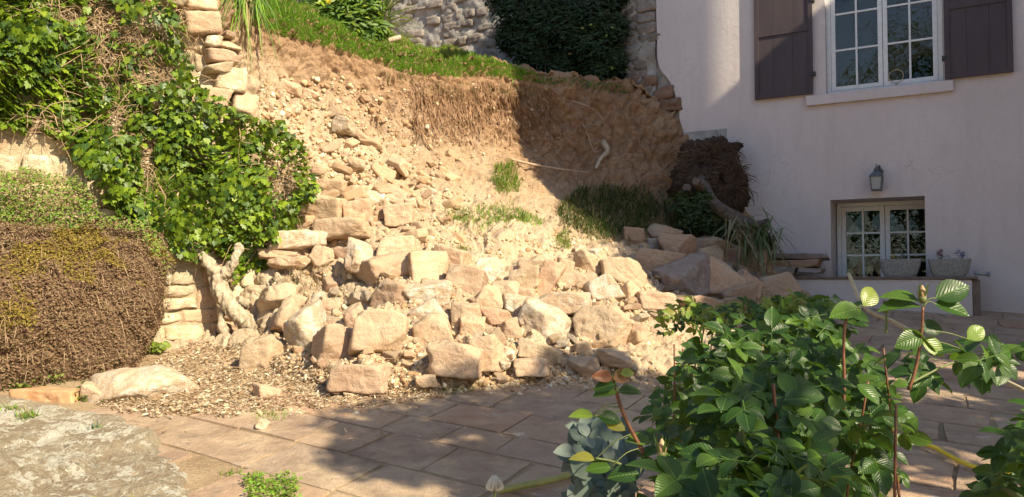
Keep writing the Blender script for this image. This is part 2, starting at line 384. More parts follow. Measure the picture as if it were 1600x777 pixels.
M['cane'] = simple_mat('bamboo_cane', (0.38, 0.30, 0.17), (0.52, 0.43, 0.27), 20, 0.6, 0.3, 0.3, 0.002)
M['stick'] = simple_mat('peeled_stick', (0.36, 0.25, 0.17), (0.50, 0.37, 0.26), 20, 0.8, 0.2, 0.3, 0.003)
M['hose'] = simple_mat('yellow_hose', (0.70, 0.50, 0.025), (0.80, 0.60, 0.04), 20, 0.4, 0.5, 0.1, 0.001)
M['hose_green'] = simple_mat('olive_hose', (0.26, 0.25, 0.07), (0.36, 0.34, 0.10), 20, 0.45, 0.5, 0.1, 0.001)
M['terracotta'] = simple_mat('terracotta', (0.46, 0.24, 0.12), (0.60, 0.36, 0.2), 12, 0.9, 0.15, 0.6, 0.008)
M['red_stem'] = simple_mat('red_rose_stem', (0.09, 0.035, 0.02), (0.24, 0.10, 0.045), 60, 0.5, 0.4, 0.3, 0.002)
M['green_stem'] = simple_mat('green_rose_stem', (0.10, 0.13, 0.04), (0.17, 0.19, 0.06), 30, 0.5, 0.4, 0.3, 0.002)
M['petal'] = leaf_mat('white_petal', [(0.72, 0.70, 0.62), (0.82, 0.80, 0.74)], (0.85, 0.8, 0.65), 0.5, 0.3, veins=False)
M['petal_yellow'] = leaf_mat('yellow_petal', [(0.80, 0.60, 0.02), (0.85, 0.68, 0.05)], (0.9, 0.7, 0.05), 0.5, 0.3, veins=False)
M['petal_peach'] = leaf_mat('peach_petal', [(0.55, 0.28, 0.12), (0.72, 0.52, 0.30)], (0.8, 0.5, 0.25), 0.5, 0.3, veins=False)
M['petal_violet'] = leaf_mat('violet_petal', [(0.16, 0.14, 0.42), (0.45, 0.45, 0.62)], (0.4, 0.4, 0.7), 0.5, 0.3, veins=False)
M['petal_magenta'] = leaf_mat('magenta_petal', [(0.24, 0.05, 0.12), (0.36, 0.10, 0.2)], (0.5, 0.15, 0.3), 0.5, 0.3, veins=False)
M['ivy'] = leaf_mat('ivy_leaf', [(0.055, 0.105, 0.013), (0.095, 0.17, 0.017), (0.165, 0.255, 0.02), (0.28, 0.38, 0.028)], (0.42, 0.56, 0.03), 0.36, 0.28)
M['ivy_dark'] = leaf_mat('ivy_leaf_old', [(0.030, 0.065, 0.014), (0.045, 0.092, 0.018), (0.065, 0.125, 0.02)], (0.18, 0.30, 0.03), 0.33, 0.2)
M['ivy_small'] = leaf_mat('creeping_herb', [(0.13, 0.17, 0.03), (0.20, 0.26, 0.045), (0.27, 0.32, 0.06)], (0.4, 0.5, 0.06), 0.6, 0.3, veins=False)
M['sedum'] = leaf_mat('dry_sedum', [(0.19, 0.11, 0.065), (0.25, 0.155, 0.095), (0.30, 0.20, 0.125), (0.22, 0.17, 0.075), (0.34, 0.25, 0.16)], (0.4, 0.26, 0.14), 0.8, 0.15, veins=False, spec=0.15)
M['moss'] = leaf_mat('yellow_moss', [(0.22, 0.17, 0.04), (0.32, 0.26, 0.05), (0.24, 0.14, 0.05)], (0.4, 0.35, 0.05), 0.8, 0.2, veins=False, spec=0.1)
M['litter'] = leaf_mat('fallen_leaf', [(0.26, 0.17, 0.10), (0.48, 0.35, 0.22), (0.62, 0.50, 0.35), (0.74, 0.67, 0.52)], (0.6, 0.45, 0.25), 0.8, 0.15, veins=False, spec=0.15)
M['grass'] = leaf_mat('fresh_grass', [(0.12, 0.27, 0.025), (0.19, 0.39, 0.035), (0.30, 0.49, 0.05)], (0.35, 0.55, 0.05), 0.5, 0.35, veins=False)
M['grass_dry'] = leaf_mat('dry_grass', [(0.20, 0.20, 0.06), (0.36, 0.30, 0.12), (0.48, 0.40, 0.2)], (0.5, 0.45, 0.2), 0.6, 0.3, veins=False)
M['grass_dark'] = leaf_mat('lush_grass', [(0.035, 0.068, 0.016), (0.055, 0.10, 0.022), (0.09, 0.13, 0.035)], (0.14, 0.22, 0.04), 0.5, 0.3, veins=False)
M['rose'] = leaf_mat('rose_leaf', [(0.012, 0.038, 0.008), (0.022, 0.062, 0.010), (0.042, 0.10, 0.014), (0.10, 0.18, 0.022)], (0.26, 0.45, 0.03), 0.36, 0.22, spec=0.35)
M['rose_young'] = leaf_mat('young_rose_leaf', [(0.16, 0.26, 0.03), (0.24, 0.30, 0.04), (0.28, 0.22, 0.05), (0.16, 0.30, 0.03)], (0.5, 0.6, 0.05), 0.35, 0.35, spec=0.5)
M['rose_red'] = leaf_mat('red_rose_leaf', [(0.28, 0.09, 0.03), (0.36, 0.15, 0.05), (0.24, 0.14, 0.04)], (0.6, 0.25, 0.08), 0.35, 0.3, spec=0.5)
M['silver'] = leaf_mat('silver_felt_leaf', [(0.11, 0.15, 0.125), (0.17, 0.215, 0.18), (0.24, 0.285, 0.245)], (0.35, 0.45, 0.4), 0.8, 0.15, veins=False, spec=0.2)
M['tree'] = leaf_mat('tree_leaf', [(0.04, 0.085, 0.02), (0.06, 0.12, 0.028), (0.08, 0.15, 0.035)], (0.2, 0.35, 0.05), 0.5, 0.25, veins=False)
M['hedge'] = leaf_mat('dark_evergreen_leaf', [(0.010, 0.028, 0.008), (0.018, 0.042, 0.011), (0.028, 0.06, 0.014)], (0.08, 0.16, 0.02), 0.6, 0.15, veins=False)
M['shrub'] = leaf_mat('shrub_leaf', [(0.06, 0.13, 0.025), (0.10, 0.19, 0.03), (0.16, 0.25, 0.045)], (0.3, 0.45, 0.05), 0.35, 0.3)
M['yucca'] = leaf_mat('yucca_leaf', [(0.07, 0.11, 0.045), (0.12, 0.17, 0.07), (0.20, 0.24, 0.12)], (0.3, 0.4, 0.12), 0.5, 0.2, veins=False)
M['yucca_dry'] = leaf_mat('withered_yucca_leaf', [(0.16, 0.17, 0.09), (0.26, 0.25, 0.15), (0.32, 0.28, 0.17)], (0.3, 0.4, 0.12), 0.6, 0.2, veins=False)
def glass_mat():
    q = N('window_glass'); g = q.n('ShaderNodeBsdfGlass'); g.inputs['Roughness'].default_value = 0.0; g.inputs['IOR'].default_value = 1.5
    g.inputs[0].default_value = (0.9, 0.93, 0.92, 1); nb = q.bump(q.noise(q.coord(), 3.0, 2, 0.4), 0.12, 0.01); q.l(nb, g.inputs['Normal'])
    q.l(g.outputs[0], q.out.inputs[0]); return q.m
M['glass'] = glass_mat()
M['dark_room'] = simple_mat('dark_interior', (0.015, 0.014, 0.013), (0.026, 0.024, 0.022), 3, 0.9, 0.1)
M['lamp_glass'] = N('lamp_glass').finish((0.35, 0.36, 0.36), 0.25, 0.5)
M['white_plastic'] = N('white_plastic').finish((0.62, 0.64, 0.66), 0.45, 0.4)
M['pvc'] = N('grey_pvc').finish((0.30, 0.32, 0.34), 0.5, 0.4)

# ------------------------------------------------------------------ rocks
_ico = {}
def ico(k):
    if k not in _ico:
        bm = bmesh.new(); bmesh.ops.create_icosphere(bm, subdivisions=k, radius=1.0)
        bm.verts.ensure_lookup_table()
        _ico[k] = (np.array([v.co[:] for v in bm.verts]), np.array([[v.index for v in f.verts] for f in bm.faces])); bm.free()
    return _ico[k]
def rock_geo(size, seed, sub=5, p=34, ncut=5, rough=1.0, box=0.8):
    rng = np.random.default_rng(seed); D, F = ico(sub)
    nn, dd = [], []
    for ax in range(3):
        for sg in (-1, 1):
            v = np.zeros(3); v[ax] = sg; v += rng.normal(0, 0.34*(1.2-box), 3); nn.append(v/np.linalg.norm(v)); dd.append(rng.uniform(0.80, 0.98))
    for k in range(ncut):
        v = rng.normal(0, 1, 3); v /= np.linalg.norm(v); v = np.sign(v)*np.abs(v)**0.7; v /= np.linalg.norm(v)
        nn.append(v); dd.append(rng.uniform(0.84, 1.12)*(0.80+0.40*box))
    nn = np.array(nn); dd = np.array(dd)
    q = np.maximum(D@nn.T, 0)/dd
    r = (q**p).sum(1)**(-1/p)
    V = D*r[:, None]*(np.array(size)/2/0.9)
    m = float(np.mean(size)); nrm = D
    o = rng.uniform(0, 100, 3)
    a = fbm(V/m*2.2+o, 3, seed)*0.030*m*rough; f1_, gp, ci, of = worley((V/m+a[:, None]*0.3)*2.3+o, seed); a = a+(ci-0.5)*0.050*m*rough*np.clip(gp/0.12, 0, 1)
    b = fbm(V*16+o, 3, seed+9)*0.010*rough
    lay = fbm(V*np.array([3, 3, 26])+o, 2, seed+5); b = b + np.sign(lay)*np.abs(lay)**0.5*0.003*rough
    cr = fbm(V/m*3.0+o+31, 2, seed+13); c = -np.exp(-(cr/0.03)**2)*0.02*m*rough
    V = V + nrm*(a+b+c)[:, None]
    return V, F
def add_rock(name, center, size, seed, mat, rot=(0, 0, 0), sub=5, parent=None, **kw):
    V, F = rock_geo(size, seed, sub, **kw)
    Rm = np.array(Euler(rot).to_matrix())
    return mesh_np(name, V@Rm.T, F, mat, parent, loc=center, smooth=False)

# ------------------------------------------------------------------ the ground sheet
def build_ground():
    xs = np.concatenate([[-80, -30, -12], np.linspace(-8, 9, 240), [14, 30, 80]]); ys = np.concatenate([[-80, -30, -10, -4], np.linspace(-3, 9.6, 210), [14, 30, 90]])
    X, Y = np.meshgrid(xs, ys); Z = 0.006+0.128*np.clip(Y, -4, 9.6)
    P = np.stack([X.ravel(), Y.ravel(), Z.ravel()], 1)
    n = fbm(P*1.3, 4, 3)*0.014+fbm(P*6, 3, 5)*0.006; P[:, 2] += np.where((np.abs(P[:, 0]) < 9), n, 0)-0.004
    nx = len(xs); F = [(j*nx+i, j*nx+i+1, (j+1)*nx+i+1, (j+1)*nx+i) for j in range(len(ys)-1) for i in range(nx-1)]
    o = mesh_np('ground', P, F, M['ground']); tag(o, 'dry earth ground under the paving and rubble', kind='structure'); return o
build_ground()

# ------------------------------------------------------------------ the collapsed earth bank
COLS = [  # px, rows of (py, distance) from toe to lip
    (-260, 600, [(560, 5.9), (520, 5.95), (440, 6.0), (330, 6.05), (200, 6.1), (60, 6.15), (-90, 6.2)]),
    (-60, 585, [(550, 6.3), (510, 6.3), (430, 6.35), (330, 6.4), (220, 6.4), (80, 6.45), (-60, 6.5)]),
    (130, 560, [(530, 6.9), (500, 6.9), (420, 6.95), (330, 7.0), (220, 7.0), (110, 7.05), (-20, 7.1)]),
    (290, 540, [(525, 7.3), (495, 7.35), (420, 7.4), (330, 7.4), (230, 7.45), (120, 7.5), (8, 7.6)]),
    (370, 545, [(525, 7.25), (490, 7.35), (400, 7.5), (310, 7.6), (220, 7.75), (120, 7.95), (25, 8.1)]),
    (430, 575, [(535, 6.75), (490, 7.0), (405, 7.45), (305, 7.65), (205, 7.95), (110, 8.3), (33, 8.45)]),
    (510, 600, [(555, 6.0), (500, 6.55), (410, 7.3), (310, 7.9), (220, 8.3), (130, 8.7), (60, 8.85)]),
    (600, 612, [(560, 5.75), (490, 6.45), (405, 7.2), (330, 7.95), (260, 8.45), (165, 8.95), (92, 9.15)]),
    (680, 612, [(560, 5.75), (490, 6.4), (405, 7.3), (335, 8.1), (270, 8.75), (180, 9.25), (118, 9.4)]),
    (750, 605, [(555, 5.85), (490, 6.5), (405, 7.4), (340, 8.3), (275, 9.1), (200, 9.6), (118, 9.75)]),
    (820, 600, [(555, 5.9), (490, 6.6), (405, 7.6), (340, 8.6), (290, 9.5), (220, 10.0), (128, 10.0)]),
    (900, 596, [(550, 6.05), (490, 6.8), (415, 7.9), (355, 8.9), (310, 9.7), (240, 10.25), (136, 10.35)]),
    (980, 592, [(548, 6.15), (490, 7.0), (425, 8.1), (370, 9.1), (320, 9.8), (250, 10.3), (148, 10.5)]),
    (1040, 585, [(545, 6.35), (490, 7.3), (430, 8.35), (375, 9.3), (325, 9.85), (270, 10.2), (195, 10.42)]),
    (1090, 570, [(535, 6.75), (485, 7.7), (430, 8.65), (385, 9.4), (340, 9.85), (300, 10.1), (235, 10.35)]),
    (1150, 545, [(515, 7.3), (475, 8.1), (432, 8.8), (402, 9.3), (375, 9.6), (355, 9.8), (330, 10.05)]),
    (1215, 512, [(496, 8.3), (475, 8.6), (450, 8.9), (436, 9.2), (428, 9.4), (422, 9.6), (415, 9.9)]),
    (1290, 500, [(497, 8.75), (494, 8.85), (491, 8.95), (488, 9.1), (486, 9.2), (485, 9.3), (484, 9.5)]),
]
def build_bank():
    grid = []
    for px, toe, rows in COLS:
        t = np.array(gnd(px, toe)); pre = t + np.array([0, -0.35, -0.22]) ; pre[2] = t[2]-0.25
        col = [pre, t] + [np.array(pix(px, a, b)) for a, b in rows]
        lip = col[-1]
        k = 0.345 if px < 760 else 0.30
        if px < 330: k = 0.05
        if px > 1060: k = -0.02
        for d, f in ((0.22, 1.0), (1.1, 1.0), (2.7, 1.0), (6.0, 0.9)):
            col.append(lip + np.array([-0.12*d, d, 0.03+k*d*f]))
        grid.append([np.array(c) for c in col])
    G = np.array(grid)                       # columns, rows, 3
    def cr(A, n):                            # Catmull-Rom resample along axis 0, n samples per span
        Q = np.concatenate([[2*A[0]-A[1]], A, [2*A[-1]-A[-2]]]); out = []
        for i in range(1, len(Q)-2):
            a, b, c, d = Q[i-1], Q[i], Q[i+1], Q[i+2]
            for t in np.arange(n)/n:
                out.append(0.5*((2*b)+(-a+c)*t+(2*a-5*b+4*c-d)*t*t+(-a+3*b-3*c+d)*t**3))
        out.append(A[-1]); return np.array(out)
    A = cr(G, 42)
    B = cr(np.swapaxes(A, 0, 1), 44)         # rows, cols, 3
    nr, nc = B.shape[:2]
    du = np.gradient(B, axis=1); dv = np.gradient(B, axis=0); nm = np.cross(du, dv); nm /= (np.linalg.norm(nm, axis=2, keepdims=True)+1e-9)
    P = B.reshape(-1, 3); nv = nm.reshape(-1, 3)
    rowf = np.repeat(np.arange(nr)/(nr-1), nc)*12   # 0..12 control rows
    cliff = np.clip((rowf-5.2)/1.2, 0, 1)*np.clip((9.3-rowf)/0.6, 0, 1)
    edge = np.clip((rowf-0.3), 0, 1)
    d = fbm(P*1.1, 4, 11)*0.10 + (1-2*np.abs(fbm(P*3.4, 4, 12)))*0.055
    cc = fbm(P*8.0, 3, 19); d = d + np.sign(cc)*np.abs(cc)**0.5*0.030 + fbm(P*20, 3, 13)*0.016
    wob = np.stack([fbm(P*3, 3, 81), fbm(P*3, 3, 82), fbm(P*3, 3, 83)], 1)
    f1, gap, cid, off = worley((P+wob*0.12)*np.array([3.6, 3.6, 5.0]), 91)
    blk = np.clip(gap/0.16, 0, 1)**0.6*(0.035+0.05*cid)+off[:, 2]*0.05*(cid-0.4)
    f1, gap, cid, off = worley((P+wob*0.08)*11.0, 95)
    blk2 = np.clip(gap/0.22, 0, 1)**0.6*(0.012+0.034*cid)*np.clip(0.6+1.5*fbm(P*1.9, 2, 99), 0.15, 1.2)
    lo = np.clip(1-cliff*0.75, 0, 1)*(0.35+0.9*np.clip((1.0-P[:, 0])/2.0, 0, 1))
    d = d + blk*lo*(fbm(P*1.7, 2, 97) > -0.15) + blk2
    rid = 1-np.abs(fbm(P*np.array([5.5, 5.5, 1.6]), 4, 14)); d = d + cliff*(rid-0.75)*0.11
    f1, gap, cid, off = worley((P+wob*0.15)*np.array([6, 6, 6.5]), 98)
    d = d - cliff*np.clip((cid-0.62)*2.6, 0, 1)*np.clip(0.55-f1, 0, 1)*0.26*np.clip((rowf-6.2)/1.5, 0, 1) + cliff*np.clip(gap/0.2, 0, 1)*0.045
    # crumbled chunks on the talus
    cell = vnoise(P*6.5, 77); d = d + (1-cliff)*np.sign(cell)*np.abs(cell)**0.4*0.012
    P = P + nv*(d*edge)[:, None]
    # overhanging turf lip
    lipm = np.exp(-((rowf-8.85)/0.28)**2)*np.clip((P[:, 0]+2.2)/0.8, 0, 1)*(P[:, 0] < 2.0)
    lob = 0.5+0.5*fbm(P*np.array([2.2, 2.2, 0.1]), 3, 18)
    P[:, 1] -= lipm*0.34*lob
    F = (np.arange(nr-1)[:, None]*nc+np.arange(nc-1)[None, :]).ravel()
    F = np.stack([F, F+1, F+nc+1, F+nc], 1)
    o = mesh_np('earth_bank', P, F, M['soil']); tag(o, 'collapsed bank of sandy orange earth behind the rubble', kind='structure')
    bv = BVHTree.FromPolygons([Vector(p) for p in P], [tuple(f) for f in F.tolist()])
    return o, bv
bank, BV = build_bank()
def on_bank(px, py): return py > 431 or BV.ray_cast(EYE, ray(px, py).normalized())[0] is not None
def hit(px, py):
    d = ray(px, py).normalized()
    h = BV.ray_cast(EYE, d)
    g = gnd(px, py) if d.z < 0.1 else None
    if h[0] is None:
        if g is None: return hit(px, py+4)
        return g, Vector((0, 0, 1))
    if g is not None and (g-EYE).length < (h[0]-EYE).length and g.y > 0: return g, Vector((0, 0, 1))
    n = h[1] if h[1].dot(d) < 0 else -h[1]
    return h[0], n

# ------------------------------------------------------------------ patio flagstones
def build_patio():
    root = empty('patio', (0, 0, 0)); tag(root, 'brown slate paving in front of the rubble and the house', kind='structure')
    rng = random.Random(5)
    # rows run with the house wall; s along, n out of the wall
    far = MB(); cnt = 0; n = -0.3; stones = []
    def edge_ok(p):
        # patio outline in plan: toe of the rubble to the left boulder
        x, y = p.x, p.y
        if y < -1.5 or x > 9.5: return False
        lim = [(-1.6, 3.0), (-1.45, 4.2), (-2.25, 5.05), (-1.5, 5.35), (-0.6, 5.3), (0.0, 5.62), (1.2, 5.85), (1.9, 6.4), (2.6, 7.2), (3.5, 8.9)]
        if x < -1.6: return y > 4.0 and y < 5.0 and x > -2.6
        for (xa, ya), (xb, yb) in zip(lim, lim[1:]):
            if xa <= x <= xb and x > -1.45: return y < ya+(yb-ya)*(x-xa)/(xb-xa+1e-9) + 0.12
        return True
    rows = []
    while n < 11.0:
        hgt = rng.uniform(0.30, 0.42)*(1 if n > 1 else 1.1)
        s = -9.0+rng.random()*0.5
        while s < 5.4:
            wd = rng.uniform(0.36, 0.66)
            c = W(s+wd/2, n+hgt/2, 0)
            if edge_ok(c): stones.append((s, s+wd, n, n+hgt))
            s += wd
        n += hgt
    for i, (s0, s1, n0, n1) in enumerate(stones):
        j = lambda a=0.016: rng.uniform(-a, a)
        g = 0.008
        b = bmesh.new()
        base = [(s0+g+j(), n0+g+j()), (s1-g+j(), n0+g+j()), (s1-g+j(), n1-g+j()), (s0+g+j(), n1-g+j())]
        # chipped outline: 3 points per side
        out = []
        for k in range(4):
            a, c = base[k], base[(k+1) % 4]
            for t in (0.0, 0.3, 0.65):
                out.append((a[0]+(c[0]-a[0])*t+(j(0.006) if t else 0), a[1]+(c[1]-a[1])*t+(j(0.006) if t else 0)))
        tx, ty, up = rng.uniform(-0.004, 0.004), rng.uniform(-0.004, 0.004), rng.uniform(0.004, 0.009)
        cs, cn = (s0+s1)/2, (n0+n1)/2; cc = W(cs, cn, 0); cc.z = gz(cc.y)
        lo, hi = [], []
        for (a, c) in out:
            p = W(a, c, 0); z = gz(p.y)+up+tx*(a-cs)/0.3+ty*(c-cn)/0.3
            ins = 0.985
            hi.append(b.verts.new(Vector((cc.x+(p.x-cc.x)*ins, cc.y+(p.y-cc.y)*ins, z))-cc)); lo.append(b.verts.new(Vector((p.x, p.y, gz(p.y)-0.05))-cc))
        b.faces.new(hi)
        for k in range(len(out)):
            b.faces.new((hi[k], lo[k], lo[(k+1) % len(out)], hi[(k+1) % len(out)]))
        bmesh.ops.recalc_face_normals(b, faces=b.faces)
        me = bpy.data.meshes.new('flagstone'); b.to_mesh(me); b.free(); me.materials.append(M['slate'])
        # keep only what the camera could plausibly see as single flags
        o = link('flagstone', me, root, cc)
    return root
build_patio()

# ------------------------------------------------------------------ house
def build_house():
    root = empty('house', W(0, 0, gz(8.8))); root_loc = root.location.copy()
    tag(root, 'pink rendered house with dark shutters standing at the right', 'house')
    def P(o):
        o.parent = root; o.matrix_parent_inverse = Matrix.Translation(-root_loc); return o
    # openings in (s, z)
    uL, _ = WP(1290, 100); uR, _ = WP(1474, 100); _, uB = WP(1374, 139)
    uT = uB+2.02
    lL, _ = WP(1298, 370); lR, _ = WP(1446, 370); _, lT = WP(1372, 309.5); lB = 1.46
    RIGHT = 5.45; TOP = 12.5
    # ragged left edge of the render
    edge = [(0.2, WP(1055, 300)[0]), (WP(1066, 226)[1], WP(1068, 226)[0]), (WP(1066, 198)[1], WP(1064, 198)[0]), (WP(1060, 160)[1], WP(1060, 160)[0]),
            (WP(1045, 130)[1], WP(1048, 130)[0]), (WP(1030, 108)[1], WP(1031, 108)[0]), (WP(1027, 90)[1], WP(1027, 90)[0]), (WP(1025, 0)[1], WP(1025, 0)[0]), (12.5, WP(1025, 0)[0])]
    def left(z):
        for (a, b), (c, d) in zip(edge, edge[1:]):
            if a <= z <= c: v = b+(d-b)*(z-a)/(c-a); break
        else: v = edge[-1][1]
        amp = 0.05 if z < 4.3 else 0.008
        return v + amp*float(fbm(np.array([[z*5, 0.3, 0.7]]), 3, 4)[0])
    zs = sorted(set([round(z, 3) for z in np.arange(0.9, 5.2, 0.045)] + [0.2, 6.0, 8.0, TOP] + [uB, uT, lT, lB]))
    cols = [-2.2, lL, uL, lR, uR, RIGHT]
    bm = bmesh.new(); T = -0.035; vt = {}
    def vv(s, n, z):
        k = (round(s, 4), round(n, 4), round(z, 4))
        if k not in vt: vt[k] = bm.verts.new(W(s, n, z))
        return vt[k]
    for z0, z1 in zip(zs, zs[1:]):
        zc = (z0+z1)/2
        e = [None]+sorted(cols)
        for a, b in zip(e, e[1:]):
            sc_ = ((a if a is not None else b-0.1)+b)/2
            if uL < sc_ < uR and uB < zc < uT: continue
            if lL < sc_ < lR and lB < zc < lT: continue
            a0 = left(z0) if a is None else a; a1 = left(z1) if a is None else a
            if a is None: 
                bm.faces.new((vv(a0, 0, z0), vv(b, 0, z0), vv(b, 0, z1), vv(a1, 0, z1)))
                bm.faces.new((vv(a0, T, z0), vv(a0, 0, z0), vv(a1, 0, z1), vv(a1, T, z1)))
            else: bm.faces.new((vv(a0, 0, z0), vv(b, 0, z0), vv(b, 0, z1), vv(a1, 0, z1)))
    def reveal(L, Rr, B, Tt, d):
        for q in (((L, 0, B), (L, -d, B), (L, -d, Tt), (L, 0, Tt)), ((Rr, 0, B), (Rr, 0, Tt), (Rr, -d, Tt), (Rr, -d, B)),
                  ((L, 0, Tt), (L, -d, Tt), (Rr, -d, Tt), (Rr, 0, Tt)), ((L, 0, B), (Rr, 0, B), (Rr, -d, B), (L, -d, B))):
            bm.faces.new([bm.verts.new(W(*x)) for x in q])
    reveal(uL, uR, uB, uT, 0.30); reveal(lL, lR, lB, lT, 0.62)
    bmesh.ops.remove_doubles(bm, verts=bm.verts, dist=0.0005)
    me = bpy.data.meshes.new('wall'); bm.to_mesh(me); bm.free(); me.materials.append(M['plaster'])
    P(link('wall', me))
    # masonry core and the far walls so the house is solid from other sides
    m = MB()
    m.wbox(-3.9, -3.35, -0.60, -0.06, 0.3, 12.4)
    m.wbox(-3.35, uL-0.02, -0.60, -0.04, lT+0.05, 12.4); m.wbox(-3.35, lL-0.02, -0.66, -0.04, 0.3, lT+0.05)
    m.wbox(uR+0.02, RIGHT, -0.6, -0.04, 0.3, 12.4)
    m.wbox(uL-0.02, uR+0.02, -0.6, -0.04, uT+0.02, 12.4); m.wbox(lL-0.02, lR, -0.66, -0.04, 0.3, lB-0.02)
    m.wbox(uL-0.02, uR+0.02, -0.6, -0.04, lT+0.05, uB-0.02); m.wbox(lR+0.001, uR+0.02, -0.6, -0.04, 0.3, lT+0.05)
    P(m.build('masonry', M['grey_mortar']))
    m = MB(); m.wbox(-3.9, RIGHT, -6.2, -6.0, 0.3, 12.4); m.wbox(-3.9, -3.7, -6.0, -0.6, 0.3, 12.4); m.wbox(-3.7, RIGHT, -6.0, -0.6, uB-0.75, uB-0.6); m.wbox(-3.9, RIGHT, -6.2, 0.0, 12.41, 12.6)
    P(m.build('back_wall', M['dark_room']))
    # the grey cement patch on the wall beside the torn edge
    s0, z0 = WP(1066, 226, 0.01); s1, z1 = WP(1135, 201, 0.01)
    m = MB(); m.wbox(s0+0.02, s1, 0.004, 0.014, z0-0.5, z1); g = P(m.build('cement_patch', M['grey_plaster'])); g['label'] = 'grey cement patch showing above the root mass'
    # windows
    def window(L, Rr, B, Tt, n, rows, hgts=None, fr=0.05, frame_w=0.05):
        f = MB()
        for a in (L, Rr-frame_w): f.wbox(a, a+frame_w, n-0.05, n+0.015, B, Tt)
        f.wbox(L+frame_w, Rr-frame_w, n-0.05, n+0.015, B, B+frame_w*0.9); f.wbox(L+frame_w, Rr-frame_w, n-0.05, n+0.015, Tt-frame_w, Tt)
        fo = P(f.build('window', M['white_paint'], bevel=0.003))
        mid = (L+Rr)/2
        for k, (a, b) in enumerate(((L+frame_w, mid), (mid, Rr-frame_w))):
            a += 0.003; b -= 0.003; B2 = B+frame_w*0.9+0.003; T2 = Tt-frame_w-0.003; st = fr
            m = MB(); dn = 0.012 if k == 0 else 0.008
            m.wbox(a, a+st, n-0.035, n+dn, B2, T2); m.wbox(b-st, b, n-0.035, n+dn, B2, T2)
            m.wbox(a+st, b-st, n-0.035, n+dn, B2, B2+st); m.wbox(a+st, b-st, n-0.035, n+dn, T2-st, T2)
            s_ = m.build('sash', M['white_paint'], bevel=0.002); s_.parent = fo
            gw = (b-a-2*st); gh = (T2-B2-2*st)
            mm = MB(); c = a+st+gw/2; mw = 0.011
            mm.wbox(c-mw, c+mw, n-0.028, n+0.004, B2+st, T2-st)
            b1 = mm.build('glazing_bar', M['white_paint'], bevel=0.002); b1.parent = fo
            for r in range(1, rows):
                z = B2+st+gh*r/rows
                for (x0, x1) in ((a+st, c-mw), (c+mw, b-st)):
                    mm = MB(); mm.wbox(x0, x1, n-0.027, n+0.003, z-mw, z+mw); b1 = mm.build('glazing_bar', M['white_paint']); b1.parent = fo
            for r in range(rows):
                for (x0, x1) in ((a+st, c-mw), (c+mw, b-st)):
                    z0_ = B2+st+gh*r/rows+mw*(r > 0); z1_ = B2+st+gh*(r+1)/rows-mw*(r < rows-1)
                    tl = random.Random(r*7+k).uniform(-0.002, 0.002)
                    mm = MB(); mm.hexa([W(x0, n-0.016+tl, z0_), W(x1, n-0.016-tl, z0_), W(x1, n-0.012-tl, z0_), W(x0, n-0.012+tl, z0_),
                                        W(x0, n-0.016-tl, z1_), W(x1, n-0.016+tl, z1_), W(x1, n-0.012+tl, z1_), W(x0, n-0.012-tl, z1_)])
                    g = mm.build('pane', M['glass']); g.parent = fo
        return fo
    window(uL+0.002, uR-0.002, uB+0.004, uT-0.004, -0.10, 4)
    wl = window(lL+0.012, lR+0.10, 1.38, lT-0.004, -0.5, 3, fr=0.055)
    # sill of the upper window
    a, _ = WP(1259, 150, 0.05); b, _ = WP(1490, 140, 0.05)
    m = MB(); m.wbox(a, b, -0.08, 0.055, uB-0.125, uB); P(m.build('window_sill', M['plaster'], bevel=0.006))
    # shutters
    def shutter(px0, px1, pybot, n, flip):
        a, z0 = WP(px0, pybot[0], n); b, z1 = WP(px1, pybot[1], n); zb = (z0+z1)/2; top = uT+0.03
        m = MB(); k = 3; wdt = (b-a)/k
        first = None
        for i in range(k):
            mm = MB(); mm.wbox(a+i*wdt+(0.0008), a+(i+1)*wdt-0.0008, n, n+0.028, zb, top)
            o = mm.build('plank' if i else 'shutter', M['shutter'], bevel=0.002)
            if first is None: first = P(o)
            else: o.parent = first
        for z in (zb+0.25, zb+0.86, zb+1.5):
            pass
        mm = MB(); fw = 0.05
        mm.wbox(a-0.004, a+fw, n+0.030, n+0.042, zb-0.004, top); mm.wbox(b-fw, b+0.004, n+0.030, n+0.042, zb-0.004, top)
        for z in (zb+0.0, zb+0.80, zb+1.55): mm.wbox(a+fw, b-fw, n+0.030, n+0.042, z-0.004, z+(0.06 if z == zb else 0.09))
        o = mm.build('shutter_rail', M['shutter'], bevel=0.002); o.parent = first
        h = b+0.005 if flip else a-0.005
        for z in (zb+0.22, zb+1.15):
            mm = MB(); mm.wbox(h-0.025, h+0.025, n-0.02, n+0.05, z, z+0.05); o = mm.build('hinge', M['iron'], bevel=0.004); o.parent = first
    shutter(1181, 1271, (157, 147), 0.012, True)
    shutter(1477, 1583, (122, 116), 0.012, False)
    # ledge wall in front of the lower window, with its slate cap
    l0, _ = WP(1192, 440, 0.45); l1, _ = WP(1519, 440, 0.45)
    m = MB(); m.wbox(l0-0.6, l1, -0.02, 0.45, 0.6, 1.462); o = P(m.build('ledge_wall', M['plaster'], bevel=0.008))
    m = MB(); m.wbox(l0-0.02, l1+0.055, 0.002, 0.475, 1.465, 1.494); o = P(m.build('ledge_cap', M['slate_cap'], bevel=0.006))
    m = MB(); m.wbox(l1+0.002, l1+0.075, 0.002, 0.43, 0.6, 1.462); P(m.build('ledge_pilaster', M['slate_cap'], bevel=0.004))
    # a strip of render at the foot and a thin skirting line
    m = MB(); m.wbox(l1+0.08, RIGHT-0.01, 0.001, 0.035, 0.6, 1.085); P(m.build('plinth', M['plaster'], bevel=0.006))
    # lower sill slab inside the deep opening
    m = MB(); m.wbox(lL+0.002, lR+0.12, -0.46, 0.0, 1.34, 1.462); P(m.build('window_sill', M['slate_cap']))
    return root, (uB, uL, uR, l0, l1)
house, HI = build_house()

